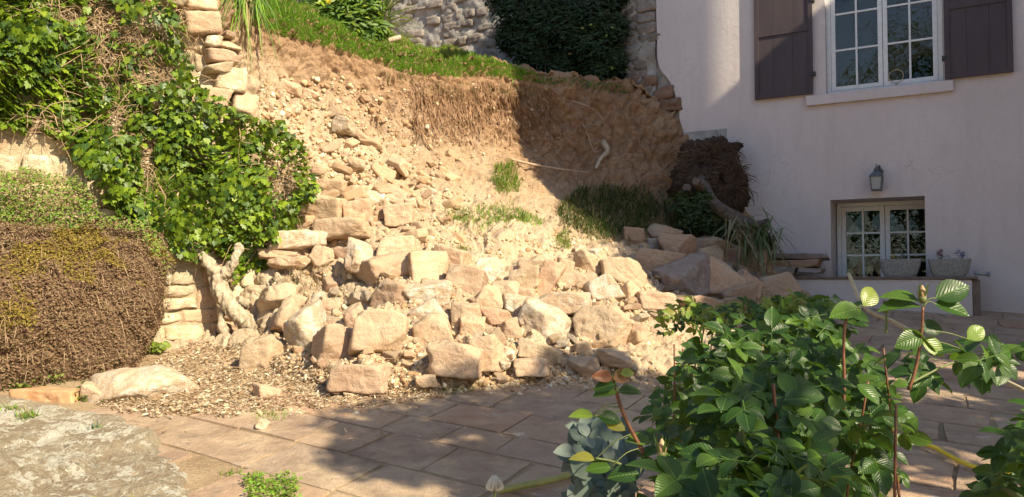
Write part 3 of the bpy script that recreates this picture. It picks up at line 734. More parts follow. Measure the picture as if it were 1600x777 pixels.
# unseen wing added beyond the right edge, shaped to shade house and bank
def build_wing():
    root = empty('shade_wing', W(5.6, 2, 0.9)); tag(root, 'tall unseen wing added beyond the right edge to shade the house and bank', 'house')
    m = MB(); m.wbox(5.46, 11.5, -6.0, 4.32, 0.3, 10.09)
    m.wbox(5.46, 5.66, 2.205, 4.32, 10.09, 14.2); m.wbox(5.46, 5.66, -1.5, 1.66, 10.09, 14.2)  # upper blocks added as sun blockers; their gap leaves the wall's sun patch
    o = m.build('wall', M['plaster']); o.parent = root; o.matrix_parent_inverse = Matrix.Translation(-root.location)
    m = MB(); m.wbox(5.44, 5.72, 2.21, 4.36, 14.2, 14.3); m.wbox(5.44, 5.72, -1.53, 1.74, 14.2, 14.3)
    o = m.build('blocker_cap', M['terracotta']); o.parent = root; o.matrix_parent_inverse = Matrix.Translation(-root.location)
build_wing()

# ------------------------------------------------------------------ rubble-built walls, stone by stone
def coursed(root, fr, boxes, mat_names, seed, proud, depth, jit=0.02, sub=3, rough=0.8):
    rng = random.Random(seed)
    for i, (u0, u1, z0, z1) in enumerate(boxes):
        c = fr((u0+u1)/2, proud*rng.uniform(0.2, 1.0)-depth/2, (z0+z1)/2)
        V, F = rock_geo((u1-u0-0.008, depth, z1-z0-0.008), seed*1000+i, sub, p=18, ncut=4, rough=rough, box=0.95)
        ax = fr(1, 0, 0)-fr(0, 0, 0); ay = fr(0, -1, 0)-fr(0, 0, 0)
        Rm = np.array([[ax.x, ay.x, 0], [ax.y, ay.y, 0], [0, 0, 1]])
        tilt = np.array(Euler((0, rng.uniform(-0.06, 0.06), 0)).to_matrix())
        o = mesh_np('stone', (V@tilt.T)@Rm.T, F, M[rng.choice(mat_names)], root, loc=c-root.location)
def courses(u0, u1, z0, z1, seed, hmin, hmax, wmin, wmax, inside):
    rng = random.Random(seed); out = []; z = z0
    while z < z1:
        h = rng.uniform(hmin, hmax); u = u0-rng.random()*wmax
        while u < u1:
            wd = rng.uniform(wmin, wmax)*(1.3 if h < 0.14 else 1)
            dz = rng.uniform(-0.012, 0.012)
            if inside(u+wd/2, z+h/2):
                if rng.random() < 0.16 and h > 0.15:
                    out += [(u, u+wd, z+dz, z+h*0.48+dz), (u+0.01, u+wd, z+h*0.5+dz, z+h+dz)]
                else: out.append((u, u+wd, z+dz, z+h+dz))
            u += wd
        z += h
    return out

def build_retaining():
    root = empty('retaining_wall', RW(-1.5, 0, gz(6.5))); tag(root, 'old dry stone retaining wall under the ivy, broken off at its right end', 'wall')
    # right-hand broken outline: (z, u max)
    out = [RP(px, py) for px, py in ((450, 540), (440, 480), (425, 430), (415, 400), (430, 350), (430, 300), (400, 240), (380, 190), (372, 150), (362, 110), (340, 85), (332, 55), (338, 25), (335, -10), (335, -40))]
    def umax(z):
        o = sorted((b, a) for a, b in out)
        for (a, b), (c, d) in zip(o, o[1:]):
            if a <= z <= c: return b+(d-b)*(z-a)/(c-a+1e-9)
        return o[0][1] if z < o[0][0] else o[-1][1]
    ins = lambda u, z: u < umax(z)-0.10 and z < 4.35
    bx = courses(-3.3, 0.6, 0.62, 4.35, 3, 0.13, 0.24, 0.2, 0.46, ins)
    coursed(root, RW, bx, ['wall_stone', 'wall_stone', 'rock', 'wall_stone'], 31, 0.04, 0.34, sub=4, rough=1.5)
    # mortar and rubble core
    bm = MB()
    zs = np.arange(0.4, 4.3, 0.1)
    for z in zs:
        u1 = umax(z+0.05)-0.12
        bm.wbox(-5.2, u1, -0.42, -0.012, z, z+0.1, RW)
    o = bm.build('core', M['mortar']); o.parent = root; o.matrix_parent_inverse = Matrix.Translation(-root.location); o['label'] = 'earth and lime core between the stones'
    # stones of the broken end, placed as they project
    end = [(312, 8, 54, 24, 'rock'), (313, 40, 52, 32, 'rock'), (330, 68, 24, 18, 'rock_white'), (356, 76, 30, 14, 'rock'), (347, 92, 58, 20, 'rock_pink'),
           (336, 110, 40, 16, 'wall_stone'), (359, 130, 42, 36, 'wall_stone'), (332, 156, 36, 28, 'rock'), (381, 170, 38, 36, 'rock'), (273, 4, 34, 22, 'wall_stone'), 
           (352, 60, 18, 10, 'rock_brown')]
    for i, (px, py, wd, h, mt) in enumerate(end):
        u, z = RP(px, py, 0.02); p = RW(u, -0.04, z); sc_ = p.y/1200
        V, F = rock_geo((wd*sc_, 0.42, h*sc_), 900+i, 4, p=18, ncut=4, rough=0.8, box=0.9)
        Rm = np.array([[RD.x, -RN.x, 0], [RD.y, -RN.y, 0], [0, 0, 1]])
        tl = np.array(Euler((0, R(random.Random(i+3).uniform(-9, 15)), 0)).to_matrix())
        mesh_np('stone', (V@tl.T)@Rm.T, F, M[mt], root, loc=p-root.location)
    return root, umax
retaining, UMAX = build_retaining()

def build_garden_wall():
    root = empty('garden_wall', W(-6, 0, 4.6)); tag(root, 'weathered grey rubble wall joining the house above the bank', 'wall')
    sR = WP(1026, 40)[0]
    outl = sorted([(WP(px, py)[1], WP(px, py)[0]) for px, py in ((1026, -40), (1026, 60), (1030, 108), (1046, 130), (1060, 160), (1062, 200), (1064, 230), (1062, 250))])
    def smax(z):
        if z <= outl[0][0]: return outl[0][1]
        for (a, b), (c, d) in zip(outl, outl[1:]):
            if a <= z <= c: return b+(d-b)*(z-a)/(c-a+1e-9)
        return outl[-1][1]
    ins = lambda s, z: s < smax(z)-0.08
    hi = courses(-8.6, sR+0.4, 4.25, 7.0, 8, 0.09, 0.2, 0.13, 0.38, lambda s, z: ins(s, z) and (s > -4.3 or random.Random(int(s*77)+int(z*991)).random() < 0.62))
    coursed(root, W, [b for b in hi], ['grey_wall_stone'], 41, 0.004, 0.16, sub=3, rough=1.8)
    lo = courses(-4.6, sR+0.4, 2.6, 4.25, 9, 0.09, 0.19, 0.14, 0.36, ins)
    coursed(root, W, lo, ['ruin_stone', 'ruin_stone', 'grey_wall_stone'], 42, 0.06, 0.3, sub=4, rough=1.9)
    m = MB(); m.wbox(-13, -3.9, -0.5, -0.062, 1.0, 7.4)
    o = m.build('mortar_face', M['grey_mortar']); o.parent = root; o.matrix_parent_inverse = Matrix.Translation(-root.location)
    # rough smeared face as relief
    ss = np.linspace(-10, -3.42, 230); zz = np.linspace(3.9, 7.2, 110); S, Z = np.meshgrid(ss, zz)
    base = np.array([W(s, -0.062, z)[:] for s, z in zip(S.ravel(), Z.ravel())])
    d = fbm(base*5, 5, 61)*0.085+0.046+fbm(base*22, 3, 62)*0.012; P = base+np.array(WN)*d[:, None]
    nc = len(ss); F = (np.arange(len(zz)-1)[:, None]*nc+np.arange(nc-1)[None, :]).ravel(); F = np.stack([F, F+1, F+nc+1, F+nc], 1)
    o = mesh_np('render_skin', P-np.array(root.location), F, M['grey_mortar'], root); o['label'] = 'rough grey mortar smeared over the stones'
build_garden_wall()

# ------------------------------------------------------------------ rubble: every rock a thing of its own
RK = [  # px, py, w, h, rotation in the picture plane, material, label
 (610,424,80,54,-4,'rock','broad flat-topped tan rock resting at the upper left edge of the heap'),
 (563,408,46,42,8,'rock_white','pale rock with a white left edge beside the broad flat-topped rock'),
 (616,466,68,50,14,'rock_brown','brown rock with fine parallel grain below the broad flat-topped rock'),
 (479,520,56,68,0,'rock_white','upright whitish rock with curved white bands at the left end of the heap'),
 (593,524,78,62,0,'rock','broad triangular tan rock above the lone brick-shaped block'),
 (565,590,88,40,2,'rock_pink','brick-shaped pinkish block with white edges lying alone in front of the heap'),
 (526,545,68,66,0,'rock_pink','dusty rounded rock beside the upright whitish rock'),
 (447,496,30,52,15,'rock_pink','narrow upright rock right of the dark hollow'),
 (438,463,58,34,-8,'rock','domed rock roofing the dark hollow at the left end of the heap'),
 (466,474,36,26,6,'rock','small wedge-shaped rock right of the domed rock over the hollow'),
 (496,474,24,26,0,'rock_white','small pale rock left of the brown earth pocket'),
 (516,484,34,28,10,'rock_pink','small dusty rock below the brown earth pocket'),
 (555,501,34,42,-15,'rock_pink','pinkish wedge rock left of the broad triangular rock'),
 (614,499,30,22,0,'rock_white','small rounded pale rock under the brown grained rock'),
 (412,556,62,54,0,'rock','dust-covered rock half sunk in dry leaves at the far left of the heap'),
 (535,396,24,18,0,'rock_brown','small reddish cube of stone above the pale white-edged rock'),
 (585,391,24,18,12,'rock_brown','small brown stone wedged in the dark gap at the top of the heap'),
 (622,388,66,30,-3,'rock','flat slab behind the broad flat-topped rock'),
 (671,424,64,64,-5,'rock','large tall angular rock standing at the top middle of the heap'),
 (706,408,58,40,16,'rock','light slab leaning behind the large tall angular rock'),
 (727,442,62,46,6,'rock_pink','blocky pinkish rock right of the large tall angular rock'),
 (766,426,40,44,-6,'rock_white','pale rock with a whitened top at the upper middle of the heap'),
 (666,460,66,30,-2,'rock_white','long light slab under the large tall angular rock'),
 (657,498,70,36,-26,'rock_white','light slab tilted up to the right in the middle of the heap'),
 (678,524,56,56,-12,'rock','square-faced rock under the tilted light slab'),
 (727,492,48,34,-3,'rock','box-shaped tan rock in the middle of the heap'),
 (738,517,38,40,0,'rock','rounded tan rock under the box-shaped rock'),
 (762,474,42,42,12,'rock','pointed tan rock above the flat brown rock'),
 (776,500,44,28,-10,'rock_brown','flat brown rock in the shade beside the big cream boulder'),
 (712,564,82,52,6,'rock_pink','largest dusty block at the front foot of the heap'),
 (757,556,48,54,-14,'rock','sloping rock right of the largest dusty block'),
 (818,437,44,34,4,'rock','rounded rock with a grey side near the upright slab'),
 (834,417,44,24,-14,'rock','low rock tilted up against the bank behind the upright slab'),
 (786,454,42,26,0,'rock_pink','tan rock below the pale white-topped rock'),
 (821,461,32,22,6,'rock','small rock left of the upright slab'),
 (818,478,66,28,10,'rock_white','white-faced slab behind the big cream boulder'),
 (847,509,80,68,20,'rock_white','big cream boulder in the right middle of the heap'),
 (845,552,64,28,12,'rock','flat brick-like rock under the big cream boulder'),
 (829,574,54,28,0,'rock_pink','dusty rock at the foot below the brick-like rock'),
 (794,553,22,22,0,'rock_white','small white stone in the dark gap at the front'),
 (789,571,22,11,-18,'rock_white','white sliver of stone below the small white stone'),
 (795,520,32,32,0,'rock_brown','shaded brown rock left of the big cream boulder'),
 (665,595,34,18,0,'rock','small tan stone lying in front of the largest dusty block'),
 (855,440,32,66,26,'rock_brown','thin upright slab standing on its edge'),
 (883,424,28,40,8,'rock','small upright rock behind the thin upright slab'),
 (914,413,54,36,-4,'rock','wide rock at the upper right with dark hollows'),
 (974,433,72,46,20,'rock','long rounded rock at the right shoulder of the heap by the shadow edge'),
 (906,442,54,30,-5,'rock_pink','low rock between the wide rock and the pitted rock'),
 (939,455,52,42,-18,'rock_white','pale pitted rock tilted left near the right shoulder'),
 (881,477,74,38,-2,'rock_white','long pale slab above the big cream boulder'),
 (981,461,30,28,0,'rock','small round rock under the long rounded rock'),
 (944,518,76,74,10,'rock','large smooth tan boulder at the lower right of the heap'),
 (958,560,54,26,8,'rock_pink','low dusty rock under the large smooth tan boulder'),
 (916,572,42,28,0,'rock_pink','reddish rock at the foot left of the large smooth boulder'),
 (893,578,20,20,0,'rock','small cube stone at the foot right of the brick-like rock'),
 (911,544,24,20,0,'rock','small stone between the brick-like rock and the large smooth boulder'),
 (1024,474,64,32,8,'rock_pink','flat dusty slab half in shade right of the heap'),
 (930,398,28,20,10,'rock_white','small pale stone above the wide rock'),
 (906,390,17,11,0,'rock_white','tiny pale stone at the very top right of the sunlit heap'),
 (998,525,32,34,0,'rock_pink','shaded rock right of the large smooth boulder'),
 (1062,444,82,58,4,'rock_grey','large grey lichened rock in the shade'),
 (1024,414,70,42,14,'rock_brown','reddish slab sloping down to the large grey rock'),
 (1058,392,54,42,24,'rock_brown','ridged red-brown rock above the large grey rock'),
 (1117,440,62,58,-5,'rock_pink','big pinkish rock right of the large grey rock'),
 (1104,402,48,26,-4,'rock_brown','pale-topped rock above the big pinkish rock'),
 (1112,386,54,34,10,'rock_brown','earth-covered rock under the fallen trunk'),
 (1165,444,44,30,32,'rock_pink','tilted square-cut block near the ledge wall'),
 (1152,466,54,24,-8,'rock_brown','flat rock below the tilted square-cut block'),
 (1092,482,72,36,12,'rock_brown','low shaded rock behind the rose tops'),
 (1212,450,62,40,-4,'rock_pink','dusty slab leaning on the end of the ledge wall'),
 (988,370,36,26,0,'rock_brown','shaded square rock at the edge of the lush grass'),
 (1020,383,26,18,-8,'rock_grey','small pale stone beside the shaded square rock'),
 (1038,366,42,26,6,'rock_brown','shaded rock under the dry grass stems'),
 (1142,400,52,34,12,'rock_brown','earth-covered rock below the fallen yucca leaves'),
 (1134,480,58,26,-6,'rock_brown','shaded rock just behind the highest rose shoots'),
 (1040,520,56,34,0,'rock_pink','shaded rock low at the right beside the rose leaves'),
 (537,199,42,26,12,'rock_white','light angular stone lodged high in the bank'),
 (623,258,40,22,24,'rock','oblong stone lodged in the middle of the bank'),
 (674,299,28,12,28,'rock_white','pale sliver of stone in the bank below the hanging roots'),
 (564,214,24,12,40,'rock','thin chip beside the light angular stone in the bank'),
 (558,256,28,15,22,'rock','flat chip below the thin chip in the bank'),
 (507,328,64,38,8,'rock','broad slab near the ivy edge in the lower bank'),
 (558,330,46,38,-4,'rock','square slab right of the broad slab near the ivy'),
 (586,310,28,20,10,'rock_white','small stone above the square slab'),
 (514,293,56,26,4,'rock','long flat stone above the broad slab near the ivy'),
 (617,309,42,28,20,'rock_pink','dusty stone upper right of the square slab'),
 (623,336,44,32,-6,'rock','dusty block right of the square slab'),
 (641,318,18,17,0,'rock_white','round pale stone right of the dusty block'),
 (594,334,18,20,0,'rock_brown','narrow brown stone in the crack beside the square slab'),
 (535,361,76,28,-6,'rock','long slab below the square slab'),
 (466,378,84,28,-5,'rock_white','longest slab of the broken wall foot beside the ivy'),
 (434,398,56,14,3,'rock','thin course stone under the longest slab'),
 (452,412,62,18,-3,'rock','thick course stone under the thin one'),
 (505,405,34,30,0,'rock','stone with a dark hole beside it at the broken wall foot'),
 (484,296,30,20,-6,'rock','small flat stone touching the ivy edge'),
 (456,138,18,20,14,'rock','small stone high in the bank near the broken wall end'),
 (461,171,22,22,0,'rock_white','pale square stone in the bank right of the broken wall end'),
 (490,150,20,13,20,'rock','small chip in the upper bank below the turf'),
 (500,268,24,12,8,'rock','flat brown chip in the bank above the slabs'),
 (705,278,26,16,20,'clod','dry clod in the bank right of the pale sliver'),
 (588,388,20,15,0,'rock_white','small light stone at the top edge of the heap'),
 (648,372,40,22,-8,'clod','dusty lump at the foot of the bank above the tall angular rock'),
]
def build_rubble():
    for i, (px, py, wd, h, rot, mt, lab) in enumerate(RK):
        p, n = hit(px, py); k = p.y/1200; rng = random.Random(i*13+5)
        W_, H_ = wd*k*0.99, h*k*1.0; D_ = (W_+H_)/2*rng.uniform(0.75, 1.0)
        d = (p-EYE).normalized()
        c = p - d*(D_*0.22) if py > 350 else p - d*(D_*0.10)
        boxy = 0.9 if ('block' in lab or 'brick' in lab or 'square' in lab or 'slab' in lab or 'cube' in lab or 'box' in lab) else 0.45
        yaw = rng.uniform(-0.7, 0.7) if boxy < 0.9 else rng.uniform(-0.25, 0.25)
        pitch = rng.uniform(-0.3, 0.15)
        rotm = Matrix.Rotation(R(rot), 3, 'Y') @ Matrix.Rotation(yaw, 3, 'Z') @ Matrix.Rotation(pitch, 3, 'X')
        sub = 5 if wd > 30 else 4
        V, F = rock_geo((W_, D_, H_), 500+i, sub, p=rng.choice([30, 40, 55]), ncut=rng.choice([6, 8, 10]), rough=1.0, box=boxy)
        o = mesh_np('rock', V@np.array(rotm).T, F, M[mt], loc=c, smooth=False)
        tag(o, lab, 'rock', 'rubble stones of the collapsed wall')
build_rubble()

def short(lab):
    for w_ in (' resting', ' with ', ' beside ', ' below ', ' at the ', ' above ', ' lying', ' right of', ' left of', ' roofing', ' half ', ' under ', ' wedged', ' behind ', ' standing', ' leaning', ' in the ', ' tilted up', ' near ', ' on its', ' standing', ' between', ' sloping', ' lodged', ' just ', ' low at', ' on the ', ' from '):
        i = lab.find(w_)
        if i > 0: lab = lab[:i]
    return lab
def small_stones():
    """the lesser stones between and around the big ones, each a thing with its own place"""
    rng = random.Random(21); zones = [((470, 640), (540, 600), 24), ((640, 1000), (470, 600), 70), ((480, 1000), (385, 560), 75), ((425, 720), (150, 372), 150), ((980, 1240), (370, 500), 46)]
    meshes = []
    for k in range(14):
        meshes.append(rock_geo((1, rng.uniform(0.6, 1), rng.uniform(0.35, 0.75)), 3000+k, 4, p=45, ncut=6, rough=0.9, box=0.82))
    mcache = {}; seen = {}
    for (x0, x1), (y0, y1), num in zones:
        for i in range(num):
            px, py = rng.uniform(x0, x1), rng.uniform(y0, y1)
            if y0 == 150: py = y0+(y1-y0)*rng.random()**0.6; px = x0+(x1-x0)*rng.random()**1.25
            p, n = hit(px, py)
            if y0 < 200 and (px < 480 and py > 190 or px > 600 and py < 235): continue
            z = rng.choice([8, 10, 12, 15, 19, 24] if y0 != 150 else [9, 12, 16, 22, 30, 38]); s = z*p.y/1200
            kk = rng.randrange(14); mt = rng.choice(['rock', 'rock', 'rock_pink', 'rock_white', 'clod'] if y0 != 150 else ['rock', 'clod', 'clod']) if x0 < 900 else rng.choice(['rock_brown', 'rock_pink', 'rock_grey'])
            if (kk, mt) not in mcache:
                o = mesh_np('small_rock', meshes[kk][0], meshes[kk][1], M[mt], smooth=False); mcache[(kk, mt)] = o.data
            else: o = link('small_rock', mcache[(kk, mt)])
            o.scale = (s, s, s); o.rotation_euler = (rng.uniform(-0.6, 0.6), rng.uniform(-0.6, 0.6), rng.uniform(0, 6.3)); o.location = p+n*s*(0.12 if y0 > 200 else -0.16)
            q = min(RK, key=lambda r: (r[0]-px)**2+(r[1]-py)**2); dx, dy = px-q[0], py-q[1]
            rel = ('right of' if dx > 0 else 'left of') if abs(dx)/(q[2]) > abs(dy)/(q[3]) else ('below' if dy > 0 else 'above')
            tone = {'rock': 'tan', 'rock_pink': 'pinkish', 'rock_white': 'pale', 'clod': 'dusty', 'rock_brown': 'brown', 'rock_grey': 'grey'}[mt]
            lab = '%s %s stone %s the %s' % ('tiny' if z < 11 else ('small' if z < 18 else 'fist-sized'), tone, rel, short(q[6]))
            if lab in seen:
                q2 = sorted(RK, key=lambda r: (r[0]-px)**2+(r[1]-py)**2)[1]; lab = lab.split(' stone ')[0]+' stone between the '+short(q[6])+' and the '+short(q2[6])
                if lab in seen: lab = lab.replace(' stone between', ' rounded stone between' if kk % 2 else ' angular stone between')
                if lab in seen or len(lab.split()) > 16: lab = '%s %s stone near the %s' % ('flat' if kk % 3 else 'chunky', tone, short(q[6]))
            seen[lab] = 1
            tag(o, lab, 'stone', 'small stones of the rubble')
small_stones()

def scatter(name, V0, F0, T, locs, mat, label, cat=None, parent=None, uv=None, smooth=False, stuff=True):
    """bulk copies: T (n,3,3), locs (n,3) of a small template in one mesh"""
    n = len(locs); k = len(V0)
    V = np.einsum('nij,kj->nki', T, V0)+locs[:, None, :]
    F = (np.arange(n)[:, None, None]*k+F0[None]).reshape(-1, F0.shape[1])
    o = mesh_np(name, V.reshape(-1, 3), F, mat, parent, smooth=smooth, uv=None if uv is None else np.tile(uv, (n, 1)))
    if label: o['label'] = label
    if cat: o['category'] = cat
    if stuff: o['kind'] = 'stuff'
    return o
def rot_z_align(nrm, yaw, size):
    """rotation matrices whose z axis follows nrm (n,3)"""
    z = nrm/np.linalg.norm(nrm, axis=1, keepdims=True)
    a = np.stack([np.cos(yaw), np.sin(yaw), np.zeros_like(yaw)], 1)
    x = a-(a*z).sum(1, keepdims=True)*z; x /= np.linalg.norm(x, axis=1, keepdims=True)+1e-9
    y = np.cross(z, x)
    return np.stack([x, y, z], 2)*size[:, None, None] if np.ndim(size) == 1 else np.stack([x, y, z], 2)*size[:, None, :]

def gravel():
    rng = np.random.default_rng(4)
    V0, F0 = rock_geo((2, 1.5, 1.1), 77, 2, p=30, ncut=7, rough=0.5, box=0.5)
    pts, ns, ss = [], [], []
    def zone(n, f, smin, smax):
        for i in range(n):
            px, py = f(); p, nn = hit(px, py); pts.append(p[:]); ns.append(nn[:]); ss.append(rng.uniform(smin, smax)*(0.4+0.6*rng.random()**2))
    zone(2400, lambda: (rng.uniform(560, 1040), 594+rng.normal(0, 9)), 0.005, 0.028)
    zone(1500, lambda: (rng.uniform(420, 1040), 604+abs(rng.normal(0, 30))), 0.003, 0.010)
    zone(2400, lambda: (rng.uniform(430, 1020), rng.uniform(370, 600)), 0.006, 0.036)
    zone(2400, lambda: (rng.uniform(410, 880), rng.uniform(130, 400)), 0.005, 0.022)
    zone(450, lambda: (410+330*rng.random()**1.5, rng.uniform(160, 385)), 0.012, 0.045)
    zone(1400, lambda: (rng.uniform(860, 1240), rng.uniform(330, 520)), 0.008, 0.028)
    zone(1500, lambda: (rng.uniform(270, 660), rng.uniform(545, 650)), 0.005, 0.022)
    zone(800, lambda: (405+190*rng.random()**1.4, rng.uniform(120, 330)), 0.010, 0.042)
    pts = np.array(pts); ns = np.array(ns); ss = np.array(ss)
    T = rot_z_align(ns+rng.normal(0, 0.4, ns.shape), rng.uniform(0, 6.3, len(ss)), ss)
    q = N('gravel_stone'); g = q.n('ShaderNodeNewGeometry')
    col = q.ramp(g.outputs['Random Per Island'], [(0, (0.36, 0.22, 0.12)), (0.4, (0.48, 0.33, 0.2)), (0.8, (0.58, 0.45, 0.29)), (1, (0.68, 0.6, 0.46))]); m = q.finish(col, 0.95, 0.1)
    scatter('gravel', V0, F0, T, pts+ns*ss[:, None]*0.2, m, 'crumbled earth and stone chips scattered over the slip')
gravel()

# ------------------------------------------------------------------ leaf templates (x along the leaf, z up), uv = (along, across)
def tmpl_leaf(n=6, w=0.5, fold=0.18, curl=0.15, shape='oval', tip=0.0):
    V, UV = [], []; F = []
    for i in range(n+1):
        t = i/n
        if shape == 'oval': hw = w*0.5*math.sin(PI*min(1, t*0.96+0.02))**0.75*(1.15-0.45*t)
        else: hw = w*0.5*math.sin(PI*t)**0.9
        if i == 0 or i == n: hw = 0.012
        z = -curl*(t-0.3)**2
        s = 0.02*(-1)**i if 0 < i < n else 0
        V += [(t, -hw, z+fold*hw), (t+s, 0, z-0.02*math.sin(PI*t)), (t, hw, z+fold*hw)]; UV += [(t, 0.5-hw/w), (t, 0.5), (t, 0.5+hw/w)]
    for i in range(n):
        a = i*3
        for j in (0, 1): F += [(a+j, a+j+3, a+j+4), (a+j, a+j+4, a+j+1)]
    return np.array(V), np.array(F), np.array(UV)
def tmpl_ivy():
    out = [(0, 0), (-0.12, 0.30), (0.16, 0.56), (0.30, 0.36), (0.62, 0.42), (0.66, 0.2), (1.0, 0.0)]
    pts = out + [(x, -y) for x, y in out[-2:0:-1]]
    V = [(0.32, 0, 0.0)]; 
    for x, y in pts: V.append((x, y, -0.16*abs(y)**1.2 - 0.12*max(0, x-0.3)+0.05))
    V[1] = (0.0, 0, 0.02)
    F = [(0, i, i+1) for i in range(1, len(pts))]+[(0, len(pts), 1)]
    V = np.array(V); UV = np.stack([np.clip(V[:, 0], 0, 1), 0.5+V[:, 1]*0.8], 1)
    return V, np.array(F), UV
LV_OVAL = tmpl_leaf(6, 0.72, 0.25, 0.3)
LV_NARROW = tmpl_leaf(4, 0.34, 0.3, 0.3)
LV_TINY = tmpl_leaf(2, 0.6, 0.2, 0.2)
LV_IVY = tmpl_ivy()

def compound(seed, n=5, L=0.05, sub=LV_OVAL):
    """rose leaf: leaflets in pairs along a petiole"""
    rng = random.Random(seed); Vs, Fs, Us = [], [], []; base = 0
    pet = L*(1.25 if n == 5 else 0.8)
    items = [(pet, 0, 1.0)]; prs = (n-1)//2
    for k in range(prs):
        x = pet*(0.82-0.42*k)
        for sg in (-1, 1): items.append((x, sg*R(62+rng.uniform(-8, 8)), 0.86-0.12*k))
    for x, a, s in items:
        V, F, U = sub; s *= L*rng.uniform(0.92, 1.08)
        T = np.array(Matrix.Rotation(a, 3, 'Z') @ Matrix.Rotation(R(rng.uniform(-22, 22)), 3, 'X') @ Matrix.Rotation(R(rng.uniform(-12, 24)), 3, 'Y'))
        Vs.append((V*s)@T.T + np.array([x, 0, 0])); Fs.append(F+base); Us.append(U); base += len(V)
    # petiole strip
    Vs.append(np.array([(0, -0.001, 0), (0, 0.001, 0), (pet, 0.0008, 0), (pet, -0.0008, 0)])); Fs.append(np.array([(0, 1, 2), (0, 2, 3)])+base); Us.append(np.array([(0.5, 0.5)]*4))
    return np.concatenate(Vs), np.concatenate(Fs), np.concatenate(Us)

def leaves(parent, name, tmpl, T, locs, mat, indiv=300, near_first=True, rest='foliage'):
    """the leaves showing largest as single parts, the rest joined as one part"""
    if near_first:
        order = np.argsort(np.linalg.norm(locs-np.array(EYE), axis=1)); T, locs = T[order], locs[order]
    tl = tmpl if isinstance(tmpl, list) else [tmpl]
    mats = mat if isinstance(mat, list) else [mat]
    me = {}
    off = np.array(parent.location) if parent is not None else np.zeros(3)
    for i in range(min(indiv, len(locs))):
        key = (i % len(tl), (i*7) % len(mats))
        V, F, U = tl[key[0]]
        if key not in me:
            o = mesh_np(name, V, F, mats[key[1]], None, uv=U); me[key] = o.data
        else: o = link(name, me[key])
        m4 = Matrix(T[i].tolist()).to_4x4(); m4.translation = Vector(locs[i])-Vector(off)
        if parent is not None: o.parent = parent
        o.matrix_local = m4
    k = len(locs)-indiv
    if k > 0:
        idx = np.arange(indiv, len(locs))
        VV, FF, UU, MI, base = [], [], [], [], 0
        for j in range(len(tl)):
            sel = idx[idx % len(tl) == j]
            if not len(sel): continue
            V0, F0, U0 = tl[j]; n = len(sel)
            V = np.einsum('nij,kj->nki', T[sel], V0)+locs[sel][:, None, :]-off
            VV.append(V.reshape(-1, 3)); FF.append((np.arange(n)[:, None, None]*len(V0)+F0[None]).reshape(-1, 3)+base); base += n*len(V0)
            UU.append(np.tile(U0, (n, 1))); MI.append(np.repeat((sel*7) % len(mats), len(F0)))
        o = mesh_np(rest, np.concatenate(VV), np.concatenate(FF), None, parent, uv=np.concatenate(UU))
        for m in mats: o.data.materials.append(m)
        if len(mats) > 1: o.data.polygons.foreach_set('material_index', np.concatenate(MI).astype(np.int32))
        o['kind'] = 'stuff'
        return o

def inpoly(x, y, P):
    c = False; j = len(P)-1
    for i in range(len(P)):
        if (P[i][1] > y) != (P[j][1] > y) and x < (P[j][0]-P[i][0])*(y-P[i][1])/(P[j][1]-P[i][1])+P[i][0]: c = not c
        j = i
    return c

